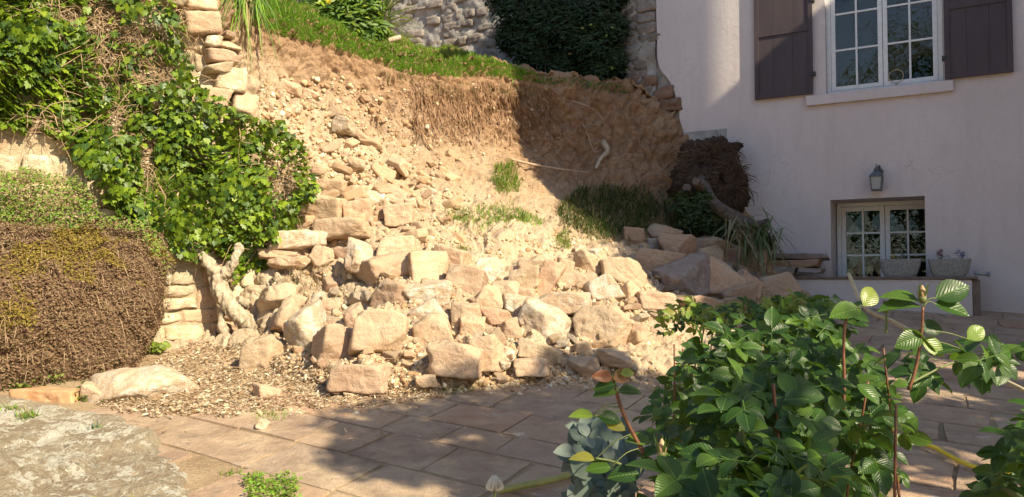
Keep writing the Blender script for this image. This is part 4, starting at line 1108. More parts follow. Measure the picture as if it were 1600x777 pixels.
# ------------------------------------------------------------------ ivy over the retaining wall
def build_ivy():
    root = empty('ivy', RW(-0.75, 0.1, gz(6.9))); tag(root, 'dense green ivy hanging over the old retaining wall at the left', 'ivy')
    poly = [(-40, -60), (235, -60), (262, 20), (285, 60), (300, 110), (318, 150), (352, 178), (398, 190), (440, 198), (462, 236), (474, 300), (468, 345), (430, 375), (412, 420), (362, 440),
            (350, 405), (318, 380), (300, 395), (262, 400), (245, 360), (205, 350), (160, 320), (128, 268), (104, 230), (78, 212), (14, 200), (-40, 215)]
    bare = [((232, 120), 34, 26), ((178, 190), 18, 30), ((225, 250), 13, 46), ((150, 35), 36, 30), ((430, 290), 30, 34), ((105, 30), 30, 22), ((60, 195), 20, 14), ((215, 60), 44, 18), ((290, 20), 22, 30), ((415, 255), 16, 12), ((165, 95), 24, 14), ((240, 170), 12, 20)]
    rng = np.random.default_rng(8); pts, nrm = [], []
    while len(pts) < 9400:
        px, py = rng.uniform(-60, 490), rng.uniform(-60, 460)
        q = fbm(np.array([[px*0.03, py*0.03, 0]]), 3, 21)[0]*26
        if not inpoly(px+q, py+q*0.6, poly): continue
        sk = 1.0
        for (cx, cy), rx, ry in bare:
            e = (((px-cx)/rx)**2+((py-cy)/ry)**2)*1.6
            if e < 1.3: sk = min(sk, 0.16 if e < 0.6 else 0.6)
        if px > 130 and py < 140: sk *= 0.5
        if rng.random() > sk: continue
        u, z = RP(px, py)
        lump = 0.10+0.34*max(0, float(fbm(np.array([[u*2.3, z*2.6, 1.0]]), 3, 5)[0])+0.35)
        if py > 380: lump *= 0.6
        n = rng.uniform(0.02, 1)**0.5*lump
        if sk < 0.5: n *= 0.4
        p = RW(u, n, z); pts.append(p[:])
        lf = fbm(np.array([[u*3.5, z*3.5, 1], [u*3.5, z*3.5, 31], [u*3.5, z*3.5, 61]]), 2, 4)
        v = Vector(lf)*1.5+Vector(RN)*rng.uniform(0.5, 1.0)+Vector((0, 0, 1))*rng.uniform(-0.05, 0.75)+Vector(rng.normal(0, 0.38, 3)); nrm.append(v[:])
    pts = np.array(pts); nrm = np.array(nrm)
    size = rng.uniform(0.026, 0.074, len(pts))
    # leaf axis hangs downwards
    z = nrm/np.linalg.norm(nrm, axis=1, keepdims=True); dn = np.tile(np.array([0, 0, -1.0]), (len(z), 1))+rng.normal(0, 0.35, z.shape)
    x = dn-(dn*z).sum(1, keepdims=True)*z; x /= np.linalg.norm(x, axis=1, keepdims=True); y = np.cross(z, x)
    T = np.stack([x, y, z], 2)*size[:, None, None]
    # draw: front-most ones as single leaves
    fr = np.argsort(-((pts-np.array(RO))@np.array(RN)) + (pts[:, 2] < 0)*9); pts, T = pts[fr], T[fr]
    rngm = rng.random(len(pts))
    leaves(root, 'leaf', [LV_IVY]*3, T, pts, [M['ivy'], M['ivy_dark'], M['ivy'], M['ivy']], 300, near_first=False)
    # stems: bare woody twigs, dense in the bare patches
    tw = MB(); r2 = random.Random(3)
    def twig(px, py, n0, ln, rad):
        u, z = RP(px, py); a = r2.uniform(0, 2*PI); P = []
        for k in range(6):
            P.append(RW(u, n0+0.02*math.sin(k*1.3+a), z)); a += r2.uniform(-0.6, 0.6); u += math.cos(a)*ln/5; z += math.sin(a)*ln/5-0.01*k
        tw.tube(P, [rad*(1-0.12*k) for k in range(6)], 4, cap=False)
    for (cx, cy), rx, ry in bare:
        for i in range(int(rx*ry/9)):
            twig(cx+r2.uniform(-1, 1)*rx*1.15, cy+r2.uniform(-1, 1)*ry*1.15, r2.uniform(0.04, 0.16), r2.uniform(0.12, 0.4), r2.uniform(0.0015, 0.005))
    for i in range(330):
        px, py = r2.uniform(0, 460), r2.uniform(-20, 400)
        if inpoly(px, py, poly): twig(px, py, r2.uniform(0.03, 0.2), r2.uniform(0.15, 0.5), r2.uniform(0.002, 0.005))
    o = tw.build('stems', M['twig'], root); o.matrix_parent_inverse = Matrix.Translation(-root.location); o['kind'] = 'stuff'
    # dead brown leaves and root felt in the bare patches
    P2, N2 = [], []
    for (cx, cy), rx, ry in bare:
        for i in range(int(rx*ry*0.6)):
            u, z = RP(cx+rng.normal(0, 0.42)*rx, cy+rng.normal(0, 0.42)*ry); P2.append(RW(u, rng.uniform(0.02, 0.10), z)[:]); N2.append((Vector(RN)+Vector(rng.normal(0, 0.5, 3)))[:])
    P2 = np.array(P2)-np.array(root.location); N2 = np.array(N2)
    scatter('dead_leaves', LV_TINY[0], LV_TINY[1], rot_z_align(N2, rng.uniform(0, 6.3, len(P2)), rng.uniform(0.015, 0.04, len(P2))), P2, M['litter'], 'brown dead leaves in the bare patches', parent=root)
build_ivy()

def build_ivy_trunk():
    root = empty('gnarled_ivy', pix(352, 505, 7.05)); tag(root, 'gnarled pale ivy trunk forking on the foot of the old wall', 'ivy')
    def tb(name, P, rr):
        pts = spline(P, 22); m = len(pts)
        t = MB(); rads = np.interp(np.linspace(0, len(P)-1, m), range(len(P)), rr)
        t.tube(pts, rads*0.58, 48); o = t.build(name, M['bark'])
        co = np.array([v.co[:] for v in o.data.vertices]); nn = np.array([v.normal[:] for v in o.data.vertices])
        co = co+nn*((1-2*np.abs(fbm(co*np.array([22, 22, 9]), 4, 9)))*0.022+fbm(co*8, 3, 10)*0.022+(worley(co*np.array([30, 30, 14]), 3)[1]-0.2)*0.016)[:, None]; o.data.vertices.foreach_set('co', co.astype(np.float32).ravel())
        o.parent = root; o.matrix_parent_inverse = Matrix.Translation(-root.location)
    k = 1/171.
    tb('trunk', [pix(410, 515, 7.0), pix(385, 503, 6.95), pix(362, 483, 6.9), pix(348, 462, 6.9), pix(340, 440, 6.92), pix(338, 422, 6.95)], [16*k, 17*k, 17*k, 18*k, 19*k, 15*k])
    tb('branch', [pix(340, 440, 6.93), pix(330, 418, 6.9), pix(318, 400, 6.9), pix(306, 386, 6.92)], [13*k, 10*k, 8*k, 5*k])
    tb('branch', [pix(342, 438, 6.93), pix(356, 424, 6.9), pix(368, 404, 6.9), pix(375, 386, 6.95)], [13*k, 10*k, 7*k, 5*k])
    tb('root', [pix(352, 470, 6.93), pix(345, 500, 6.9), pix(352, 525, 6.88)], [9*k, 7*k, 4*k])
    tb('root', [pix(372, 470, 7.05), pix(395, 478, 7.15), pix(415, 485, 7.2)], [7*k, 5*k, 3*k])
build_ivy_trunk()

# ------------------------------------------------------------------ dried hanging plant on its low wall, herbs above
def build_sedum():
    root = empty('hanging_plant', (-3.3, 5.5, gz(5.5))); tag(root, 'dry brown hanging plant covering the low bed under the ivy', 'plant')
    off = np.array(root.location)
    # mound: distance from the retaining wall as a function of height, drooping skirt
    def surf(px, v):       # v 0 = back of the top, 1 = foot
        d0 = RP(px, 370)[0]
        nfar = np.interp(px, [-80, 120, 180, 225, 250, 266], [0.98, 0.94, 0.84, 0.62, 0.36, 0.08])
        topz = 1.5+(431-np.interp(px, [-80, 120, 200, 250], [372, 370, 366, 392]))/1200*(5.55)
        footz = 0.70
        prof = [(0.05, topz+0.10), (0.40, topz+0.06), (0.70, topz-0.02), (0.88, topz-0.18), (0.98, topz-0.45), (1.0, topz-0.75), (0.92, footz-0.02)]
        t = v*6; i = min(5, int(t)); f = t-i
        n = nfar*(prof[i][0]*(1-f)+prof[i+1][0]*f); z = prof[i][1]*(1-f)+prof[i+1][1]*f
        return d0, n, z
    nu, nv = 90, 70; V = []
    for j in range(nv+1):
        for i in range(nu+1):
            t_ = j/nv; rt = np.interp(t_, [0, 0.2, 0.45, 0.7, 0.88, 1], [225, 252, 266, 258, 232, 205]); px = -80+(rt+80)*i/nu; u, n, z = surf(min(px+20*(1-i/nu)*0, 266), t_)
            n *= min(1.0, ((rt-px)/26.0+0.02))**0.5 if px > rt-26 else 1.0
            z += (1-t_)*0.10*float(fbm(np.array([[px*0.012, 0.3, 5.0]]), 3, 7)[0]); V.append(RW(u, n-0.05, z)[:])
    V = np.array(V); V = V+np.array(RN)*(fbm(V*2.2, 4, 33)*0.20)[:, None]
    F = [(j*(nu+1)+i, j*(nu+1)+i+1, (j+1)*(nu+1)+i+1, (j+1)*(nu+1)+i) for j in range(nv) for i in range(nu)]
    soil = simple_mat('peaty_stems', (0.10, 0.062, 0.038), (0.19, 0.12, 0.075), 30, 1.0, 0.05, 1.0, 0.02)
    mesh_np('stem_mat', V-off, F, soil, root)
    rng = np.random.default_rng(12); n = 42000
    idx = rng.integers(0, len(F), n); Fa = np.array(F)[idx]; a, b = rng.random((n, 1)), rng.random((n, 1))
    P = (V[Fa[:, 0]]*(1-a)+V[Fa[:, 1]]*a)*(1-b)+(V[Fa[:, 3]]*(1-a)+V[Fa[:, 2]]*a)*b
    fn = np.cross(V[Fa[:, 1]]-V[Fa[:, 0]], V[Fa[:, 3]]-V[Fa[:, 0]]); fn /= np.linalg.norm(fn, axis=1, keepdims=True); fn *= np.sign((fn@np.array([0.3, -0.8, 0.5])))[:, None]
    lump = np.clip(fbm(P*9, 3, 40), -0.2, 1)
    P = P+fn*(rng.uniform(0, 0.05, (n, 1))+lump[:, None]*0.09)
    nn = fn+rng.normal(0, 0.55, fn.shape)*1.3+np.array([0, 0, 0.3])
    T = rot_z_align(nn, rng.uniform(0, 6.3, n), rng.uniform(0.008, 0.026, n))
    top = (P[:, 2] > 1.58+0.25*fbm(P*4, 2, 45)) | (fbm(P*2.6, 3, 46) > 0.42)
    g = fbm(P*3.1, 3, 44) > 0.10
    ms = top & g
    scatter('foliage', LV_TINY[0], LV_TINY[1], T[~ms], P[~ms]-off, M['sedum'], None, parent=root)
    scatter('moss', LV_TINY[0], LV_TINY[1], T[ms], P[ms]-off, M['moss'], 'yellow green moss on the top of the plant', parent=root)
    sidx = rng.integers(0, n, 750); dd = fn[sidx]*0.8+rng.normal(0, 0.5, (750, 3))+np.array([0, 0, -0.2])
    PLATE.append((P[sidx], dd, root))
PLATE = []
build_sedum()

def patch_herb(name, label, cat, poly, n, size, tmpl, mat, seed, depth_fn, nrm=(0.3, -0.8, 0.5), spread=0.5, lump=0.06, indiv=0, ratio=1.0):
    rng = np.random.default_rng(seed); P, Z = [], []
    xs = [p[0] for p in poly]; ys = [p[1] for p in poly]
    while len(P) < n:
        px, py = rng.uniform(min(xs), max(xs)), rng.uniform(min(ys), max(ys))
        w_ = fbm(np.array([[px*0.06, py*0.06, seed]]), 2, 3)[0]*10
        if inpoly(px+w_, py+w_, poly): P.append(depth_fn(px, py, rng)[:])
    P = np.array(P); root = empty(name, Vector(P.mean(0)) if True else (0, 0, 0)); tag(root, label, cat)
    nn = np.array(nrm)+rng.normal(0, spread, P.shape); T = rot_z_align(nn, rng.uniform(0, 6.3, len(P)), rng.uniform(size*0.6, size*1.2, len(P)))
    leaves(root, 'leaf', tmpl, T, P, mat, indiv)
    return root
def wall_depth(nmin, nmax):
    def f(px, py, rng):
        u, z = RP(px, py, (nmin+nmax)/2); return RW(u, rng.uniform(nmin, nmax)*(1+0.6*fbm(np.array([[u*3, z*3, 2.0]]), 2, 8)[0]), z)
    return f
patch_herb('creeping_herb', 'yellow green small-leaved herb spilling between the ivy and the brown plant', 'plant', [(-30, 262), (60, 268), (130, 282), (152, 320), (145, 356), (90, 362), (-30, 360)], 4200, 0.026, LV_TINY, [M['ivy_small'], M['ivy_small'], M['sedum'], M['grass']], 5, wall_depth(0.12, 0.5))
patch_herb('creeping_herb', 'sparse light green herb at the right end of the brown plant', 'plant', [(150, 330), (225, 345), (262, 400), (255, 440), (232, 400), (200, 362), (150, 362)], 900, 0.026, LV_TINY, [M['ivy_small'], M['sedum'], M['grass']], 6, wall_depth(0.1, 0.42))
def gdepth(h):
    def f(px, py, rng):
        p, n = hit(px, py); return p+Vector((0, 0, rng.uniform(0, h)))
    return f
patch_herb('clover', 'low green clover at the right tip of the big foreground rock', 'plant', [(382, 760), (400, 750), (440, 748), (466, 756), (470, 790), (385, 790)], 700, 0.024, LV_TINY, [M['grass'], M['ivy_small']], 7, gdepth(0.05), nrm=(0, -0.3, 1))
patch_herb('weed', 'green weeds under the right end of the brown plant', 'plant', [(205, 530), (262, 536), (250, 552), (215, 550)], 160, 0.045, LV_IVY, [M['ivy'], M['ivy_small']], 9, wall_depth(0.25, 0.45))
patch_herb('weed', 'weeds in the crack between terracotta edging and pale low rock', 'plant', [(125, 608), (160, 604), (165, 628), (118, 632)], 260, 0.035, LV_TINY, [M['grass_dark'], M['ivy_small']], 10, gdepth(0.06), nrm=(0, -0.3, 1))
patch_herb('weed', 'leafy weeds along the left foot of the brown plant', 'plant', [(20, 582), (100, 584), (120, 600), (60, 606), (10, 612)], 420, 0.035, LV_TINY, [M['grass_dark'], M['ivy_small'], M['ivy']], 11, gdepth(0.08), nrm=(0, -0.3, 1))

# ------------------------------------------------------------------ blades: grass tufts, yucca and cordyline leaves
def blades(base, dirs, length, width, droop, mat, name='blade', parent=None, seg=4, stuff=True, fold=0.0):
    """ribbons; base (n,3), dirs (n,3) unit"""
    n = len(base); d = dirs/np.linalg.norm(dirs, axis=1, keepdims=True)
    side = np.cross(d, np.array([0, 0, 1.0])); ln = np.linalg.norm(side, axis=1, keepdims=True); side = np.where(ln > 1e-3, side/(ln+1e-9), np.array([1.0, 0, 0]))
    rows = []
    for k in range(seg+1):
        t = k/seg; c = base+d*(length*t)[:, None]; c = c-np.array([0, 0, 1.0])*(droop*length*t*t)[:, None]
        wd = width*(1-t**1.6)*0.5*(0.6+0.4*min(1, 4*t))+0.0003
        rows += [c-side*wd[:, None], c+side*wd[:, None]]
    V = np.stack(rows, 1).reshape(-1, 3); k = 2*(seg+1)
    f = np.array([(2*i, 2*i+1, 2*i+3, 2*i+2) for i in range(seg)])
    F = (np.arange(n)[:, None, None]*k+f[None]).reshape(-1, 4)
    off = np.array(parent.location) if parent is not None else 0
    o = mesh_np(name, V-off, F, mat, parent)
    if stuff: o['kind'] = 'stuff'
    return o
def tuft(name, label, cat, poly, n, h, mat, seed, wd=0.006, lean=(0, -0.25, 1), spread=0.35, droop=0.35, group=None, normal_push=0.0, kind=None):
    rng = np.random.default_rng(seed); P = []; xs = [p[0] for p in poly]; ys = [p[1] for p in poly]
    while len(P) < n:
        px, py = rng.uniform(min(xs), max(xs)), rng.uniform(min(ys), max(ys))
        if inpoly(px, py, poly) and on_bank(px, py):
            p, nn = hit(px, py); P.append((p-nn*0.01)[:])
    P = np.array(P); root = empty(name, Vector(P.mean(0))); tag(root, label, cat, group, kind)
    d = np.array(lean)+rng.normal(0, spread, P.shape)
    ms = mat if isinstance(mat, list) else [mat]; ix = rng.integers(0, len(ms), n)
    L = rng.uniform(h*0.45, h, n)
    for k, m in enumerate(ms):
        s = ix == k
        if s.any(): blades(P[s], d[s], L[s], np.full(s.sum(), wd)*rng.uniform(0.7, 1.3, s.sum()), np.full(s.sum(), droop)*rng.uniform(0.3, 1.6, s.sum()), m, 'blades', root)
    return root
P_, D_, r_ = PLATE[0]; rg_ = np.random.default_rng(2)
blades(P_, D_, rg_.uniform(0.03, 0.13, len(P_)), np.full(len(P_), 0.0035), rg_.uniform(0.1, 1.0, len(P_)), M['twig'], 'stray_shoots', r_, 3)
tuft('grass', 'green turf along the top edge of the collapsed bank', None, [(395, 42), (450, 60), (520, 78), (580, 96), (640, 118), (700, 122), (760, 120), (850, 132), (830, 114), (760, 92), (700, 72), (640, 52), (560, 34), (480, 8), (400, -4)], 30000, 0.11, [M['grass'], M['grass'], M['grass'], M['grass'], M['grass'], M['grass_dry']], 1, 0.010, (0, -0.15, 1), 0.4, kind='stuff')
tuft('grass', 'thin shaded grass along the bank top under the dark bush', None, [(840, 132), (900, 138), (985, 150), (985, 138), (900, 126), (840, 122)], 1200, 0.10, [M['grass_dark'], M['grass']], 2, 0.006, kind='stuff')
tuft('grass', 'dry grass and root mat hanging on the bank lip', None, [(600, 108), (680, 122), (760, 126), (850, 134), (850, 142), (760, 140), (680, 140), (600, 122)], 800, 0.11, [M['grass_dry'], M['root']], 21, 0.004, (0, -0.5, -0.5), 0.4, 0.5, kind='stuff')
tuft('grass_tuft', 'bright green tuft at the end of the long stick in the bank', 'grass', [(775, 262), (806, 258), (812, 300), (780, 305), (770, 285)], 700, 0.24, [M['grass'], M['grass'], M['grass_dry']], 3, 0.007, (0.05, -0.45, 1), 0.35, 0.5)
tuft('grass_tuft', 'wide yellowish sprawling tuft below the bright tuft', 'grass', [(700, 330), (745, 322), (800, 318), (830, 340), (790, 350), (745, 352), (700, 345)], 900, 0.20, [M['grass_dry'], M['grass'], M['grass']], 4, 0.006, (-0.3, -0.6, 0.5), 0.5, 0.7)
tuft('grass_tuft', 'small green tuft right of the sprawling tuft at the shadow edge', 'grass', [(805, 325), (850, 345), (848, 352), (815, 345)], 300, 0.15, [M['grass']], 5, 0.006, (0.2, -0.5, 0.6), 0.5, 0.6)
tuft('grass_tuft', 'small green tuft above the wide rock', 'grass', [(868, 372), (888, 362), (892, 390), (872, 392)], 380, 0.16, [M['grass'], M['grass_dry']], 6, 0.005, (0, -0.4, 1), 0.4, 0.5)
tuft('grass_tuft', 'tiny tuft behind the large tall angular rock', 'grass', [(705, 392), (730, 388), (738, 410), (715, 408)], 260, 0.14, [M['grass'], M['grass_dry']], 7, 0.005, (0, -0.4, 1), 0.4, 0.5)
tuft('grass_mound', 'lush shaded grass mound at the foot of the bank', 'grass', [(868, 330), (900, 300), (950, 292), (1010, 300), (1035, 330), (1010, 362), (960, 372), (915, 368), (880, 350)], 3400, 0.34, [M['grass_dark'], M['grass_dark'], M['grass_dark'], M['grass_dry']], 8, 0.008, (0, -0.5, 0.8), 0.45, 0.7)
tuft('grass_tuft', 'withered grass stems beside the earth pocket at the broken wall foot', 'grass', [(425, 440), (480, 415), (520, 420), (500, 460), (440, 462)], 420, 0.18, [M['grass_dry'], M['litter']], 9, 0.003, (0, -0.3, 1), 0.5, 0.3)
tuft('grass_tuft', 'dry straw grass under the fallen trunk', 'grass', [(1020, 340), (1060, 345), (1110, 372), (1140, 385), (1080, 380), (1030, 366)], 900, 0.30, [M['grass_dry'], M['root']], 10, 0.005, (-0.1, -0.6, 0.2), 0.5, 0.6)
tuft('grass_tuft', 'upright green stems at the left edge beside the brown plant', 'grass', [(2, 596), (26, 596), (26, 610), (2, 612)], 60, 0.30, [M['grass'], M['grass_dark']], 14, 0.014, (0, 0, 1), 0.1, 0.1)
tuft('grass_tuft', 'sprig of weeds on the paving left of the lone block', 'grass', [(395, 645), (450, 650), (440, 662), (400, 658)], 160, 0.09, [M['grass_dry'], M['grass']], 15, 0.005, (0, 0, 1), 0.6, 0.3)
tuft('grass_tuft', 'thin weeds at the paving edge below the largest dusty block', 'grass', [(685, 606), (740, 602), (740, 614), (690, 618)], 220, 0.08, [M['grass'], M['grass_dry']], 16, 0.005, (0, 0, 1), 0.6, 0.3)

def hanging_lily():
    root = empty('strap_leaf_plant', pix(372, 10, 8.1)); tag(root, 'clump of long strap leaves hanging over the bank top beside the broken wall end', 'plant')
    rng = np.random.default_rng(3); n = 110
    P = np.array([pix(rng.uniform(345, 405), rng.uniform(-30, 22), 8.2)[:] for i in range(n)])
    d = np.stack([rng.normal(0.12, 0.35, n), rng.uniform(-1.0, -0.35, n), rng.uniform(-0.2, 0.8, n)], 1)
    for m, s in ((M['shrub'], slice(0, 55)), (M['grass'], slice(55, 90)), (M['grass_dry'], slice(90, 110))):
        for q in range(*s.indices(n)):
            o = blades(P[q:q+1], d[q:q+1], np.array([rng.uniform(0.4, 0.75)]), np.array([0.022]), np.array([rng.uniform(0.7, 1.5)]), m, 'leaf', root, 6, False)
hanging_lily()

# ------------------------------------------------------------------ plants on the bank top
def crown_points(rng, n, cx, rad, lumps=14, inner=0.35):
    """points in clumps spread through an ellipsoid"""
    c = []
    while len(c) < lumps:
        v = rng.uniform(-1, 1, 3)
        if inner < np.linalg.norm(v) < 0.85: c.append(v)
    c = np.array(c); k = rng.integers(0, lumps, n); v = rng.normal(0, 1, (n, 3)); v /= np.linalg.norm(v, axis=1, keepdims=True)
    r = rng.uniform(0.35, 1, (n, 1))**0.5*0.34
    q = c[k]+v*r
    return np.array(cx)+q*np.array(rad), (v+c[k]*0.5+np.array([0, 0, 0.5]))
def hedge():
    root = empty('evergreen_bush', W(-5.0, 0.6, 4.3)); tag(root, 'dark dense evergreen bush in shade against the grey wall above the bank', 'bush')
    rng = np.random.default_rng(31); P, Nn = [], []
    lumps = [(805, 20, 40), (850, 40, 46), (890, 60, 50), (930, 80, 44), (830, 80, 36), (880, 110, 30), (920, 20, 50), (950, 50, 34), (860, -20, 60), (930, 118, 26), (955, 100, 26), (800, 60, 26), (790, -10, 34), (955, -10, 30), (845, 98, 26)]
    for i in range(26000):
        px, py, rr = lumps[rng.integers(0, len(lumps))]
        v = rng.normal(0, 1, 3); v /= np.linalg.norm(v); r = rng.uniform(0.2, 1)**0.5*rr*1.05
        dep = 10.75 - (px-880)*0.0025 if px < 900 else 10.6
        c = pix(px+v[0]*r, py+v[2]*r, dep); P.append((c+Vector((0, v[1]*r/110*0.8, 0)))[:]); Nn.append(v+np.array([0, -0.3, 0.6]))
    P = np.array(P); Nn = np.array(Nn)+rng.normal(0, 0.4, (len(P), 3))
    T = rot_z_align(Nn, rng.uniform(0, 6.3, len(P)), rng.uniform(0.05, 0.09, len(P)))
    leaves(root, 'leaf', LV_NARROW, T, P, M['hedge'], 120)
    yl = rng.integers(0, len(P), 60); T2 = rot_z_align(np.tile([0, -1, 0.4], (60, 1))+rng.normal(0, .3, (60, 3)), rng.uniform(0, 6, 60), np.full(60, 0.05)); Q = P[yl]+np.array([0, -0.08, 0])
    Q = Q[P[yl][:, 0] > 0.7]; T2 = T2[:len(Q)]
    scatter('young_leaves', LV_OVAL[0], LV_OVAL[1], T2, Q-np.array(root.location), M['rose_young'], 'few yellow green young leaves on the right side', parent=root, uv=LV_OVAL[2])
    m = MB()
    for i in range(9):
        a = pix(840+i*15, 132, 10.6); m.tube(spline([a, a+Vector((rng.normal(0, 0.1), 0.1, 0.5)), a+Vector((rng.normal(0, 0.3), 0.1, 1.2))], 4), 0.010, 6)
    o = m.build('branches', M['root_dark'], root); o.matrix_parent_inverse = Matrix.Translation(-root.location)
hedge()

def top_shrub(name, label, lumps, depth, n, tmpl, mat, size, seed, indiv=150):
    root = empty(name, pix(lumps[0][0], lumps[0][1]+40, depth)); tag(root, label, 'shrub')
    rng = np.random.default_rng(seed); P, Nn = [], []
    for i in range(n):
        px, py, rr = lumps[rng.integers(0, len(lumps))]; v = rng.normal(0, 1, 3); v /= np.linalg.norm(v); r = rng.uniform(0.2, 1)**0.5*rr
        c = pix(px+v[0]*r, py+v[2]*r, depth); P.append((c+Vector((0, v[1]*r/120, 0)))[:]); Nn.append(v*0.7+np.array([0.1, -0.4, 0.7]))
    P = np.array(P); Nn = np.array(Nn)+rng.normal(0, 0.35, (len(P), 3))
    T = rot_z_align(Nn, rng.uniform(0, 6.3, len(P)), rng.uniform(size*0.6, size*1.2, len(P)))
    leaves(root, 'leaf', tmpl, T, P, mat, indiv)
    m = MB()
    for k in range(10):
        px, py, rr = lumps[k % len(lumps)]; b = pix(lumps[0][0]+rng.normal(0, 25), 70, depth); m.tube(spline([b, (b+pix(px, py, depth))*0.5+Vector((rng.normal(0, .05), 0, 0.05)), pix(px, py, depth)], 4), 0.008, 5)
    o = m.build('branches', M['bark_grey'], root); o.matrix_parent_inverse = Matrix.Translation(-root.location)
    return root
top_shrub('flowering_shrub', 'leafy green shrub with one yellow flower on top of the bank', [(535, 20, 30), (560, 38, 28), (520, 34, 22), (548, 56, 20), (520, 58, 18), (580, 64, 16), (500, 14, 22), (480, 20, 16), (575, 10, 24), (590, 48, 18), (545, 0, 28), (510, -20, 26), (560, 58, 12), (470, 2, 18)], 9.9, 5200, LV_NARROW, [M['shrub'], M['shrub'], M['ivy']], 0.12, 41)
top_shrub('garden_shrub', 'shaded dark shrub left of the yellow-flowered shrub on the bank top', [(470, 14, 24), (440, 4, 28), (420, -14, 24), (455, -20, 24), (430, 18, 14)], 9.7, 1100, LV_NARROW, [M['ivy_dark'], M['hedge']], 0.08, 42, 60)
def yflower():
    root = empty('yellow_flower', pix(513, 3, 9.6)); tag(root, 'single yellow flower on the shrub at the bank top', 'flower')
    for i in range(7):
        a = i*2*PI/7; T = np.array(Matrix.Rotation(a, 3, 'Y')@Matrix.Rotation(R(-25), 3, 'X'))*0.045
        o = mesh_np('petal', LV_OVAL[0]@T.T, LV_OVAL[1], M['petal_yellow'], root)
yflower()
def agave():
    root = empty('agave', pix(600, 62, 10.3)); tag(root, 'spiky agave with long pointed leaves between the shrub and the grey wall', 'agave')
    rng = np.random.default_rng(51)
    for i in range(70):
        a = rng.uniform(0, 2*PI); el = rng.uniform(-0.3, 1.4); d = np.array([[math.cos(a)*math.cos(el), math.sin(a)*math.cos(el)-0.2, math.sin(el)]])
        b = np.array([pix(602+rng.normal(0, 4), 36-rng.uniform(-8, 26), 10.35)[:]])
        o = blades(b, d, np.array([rng.uniform(0.40, 0.66)]), np.array([0.04]), np.array([rng.uniform(0.0, 0.35)]), M['yucca'] if el > 0.1 else M['yucca_dry'], 'leaf', root, 5, False)
        o.data.materials[0] = M['shrub'] if i % 3 else M['yucca_dry']
    m = MB(); m.tube([pix(600, 66, 10.35), pix(602, 40, 10.35), pix(603, 10, 10.35)], [0.05, 0.055, 0.045], 8); o = m.build('trunk', M['bark_grey'], root); o.matrix_parent_inverse = Matrix.Translation(-root.location)
agave()
def log_top():
    m = MB(); m.tube([pix(598, 66, 9.9), pix(612, 62, 9.95), pix(626, 58, 10.0)], [0.032, 0.034, 0.03], 10)
    tag(m.build('log', M['bark'], bevel=0), 'short pale log lying under the agave', 'log')
log_top()

# ------------------------------------------------------------------ exposed roots, sticks
def roots():
    rng = random.Random(9)
    def root_line(P, rad, mat, label, name='root', cat='root', group=None):
        m = MB(); pts = spline(P, 6); m.tube(pts, [rad*(1-0.5*i/len(pts)) for i in range(len(pts))], 6); o = m.build(name, mat); tag(o, label, cat, group); return o
    def hp(px, py, off=0.03):
        p, n = hit(px, py); return p+n*off
    root_line([hp(688, 150), hp(705, 185, 0.06), hp(725, 205, 0.06), hp(742, 232, 0.03)], 0.012, M['root'], 'long pale root running down the sunlit bank from the lip')
    root_line([hp(646, 198), hp(662, 215, 0.05), hp(672, 235, 0.04), hp(688, 245, 0.02)], 0.009, M['root'], 'thin root pair below the earth hollow in the sunlit bank')
    root_line([hp(890, 155), hp(915, 165, 0.06), hp(935, 180, 0.06), hp(942, 190, 0.03)], 0.009, M['stick'], 'thin pale root arching high in the shaded bank')
    root_line([hp(902, 178), hp(915, 195, 0.06), hp(916, 220, 0.08), hp(925, 234, 0.06), hp(940, 234, 0.03)], 0.009, M['stick'], 'curved pale root hanging in the middle of the shaded bank')
    root_line([hp(795, 180), hp(802, 190, 0.03), hp(806, 198)], 0.011, M['stick'], 'short pale root stub at the shadow edge')
    root_line([hp(825, 218), hp(832, 228, 0.03), hp(836, 234)], 0.009, M['root'], 'tiny root stub in the shaded bank right of the shadow edge')
    root_line([hp(842, 150), hp(850, 160, 0.04), hp(856, 164)], 0.012, M['root'], 'short root stub just under the lip in shade')
    o = root_line([pix(762, 238, 9.35), pix(810, 252, 9.45), pix(860, 262, 9.6), pix(918, 270, 9.75)], 0.019, M['stick'], 'long straight stick lying across the bank', 'stick', 'stick')
    root_line([hp(943, 225, 0.05), hp(944, 240, 0.07), hp(938, 252, 0.07), hp(932, 264, 0.04)], 0.045, M['bark'], 'thick pale root stump sticking out of the shaded bank')
    # fine hair roots
    m = MB()
    for i in range(640):
        px = rng.uniform(640, 860) if i < 460 else (rng.uniform(560, 1050) if i < 580 else rng.uniform(640, 760)); py = 118+rng.uniform(6, 70) if px < 860 else 150+rng.uniform(0, 120)
        P = []; x, y = px, py
        for k in range(5):
            p, n = hit(x, y); P.append(p+n*rng.uniform(0.0, 0.05)); x += rng.uniform(-2, 7); y += rng.uniform(4, 15)
        m.tube(P, rng.uniform(0.0015, 0.0055), 3, cap=False)
    o = m.build('hair_roots', M['root']); tag(o, 'fine roots and fibres hanging from the torn lip of the bank', kind='stuff')
roots()

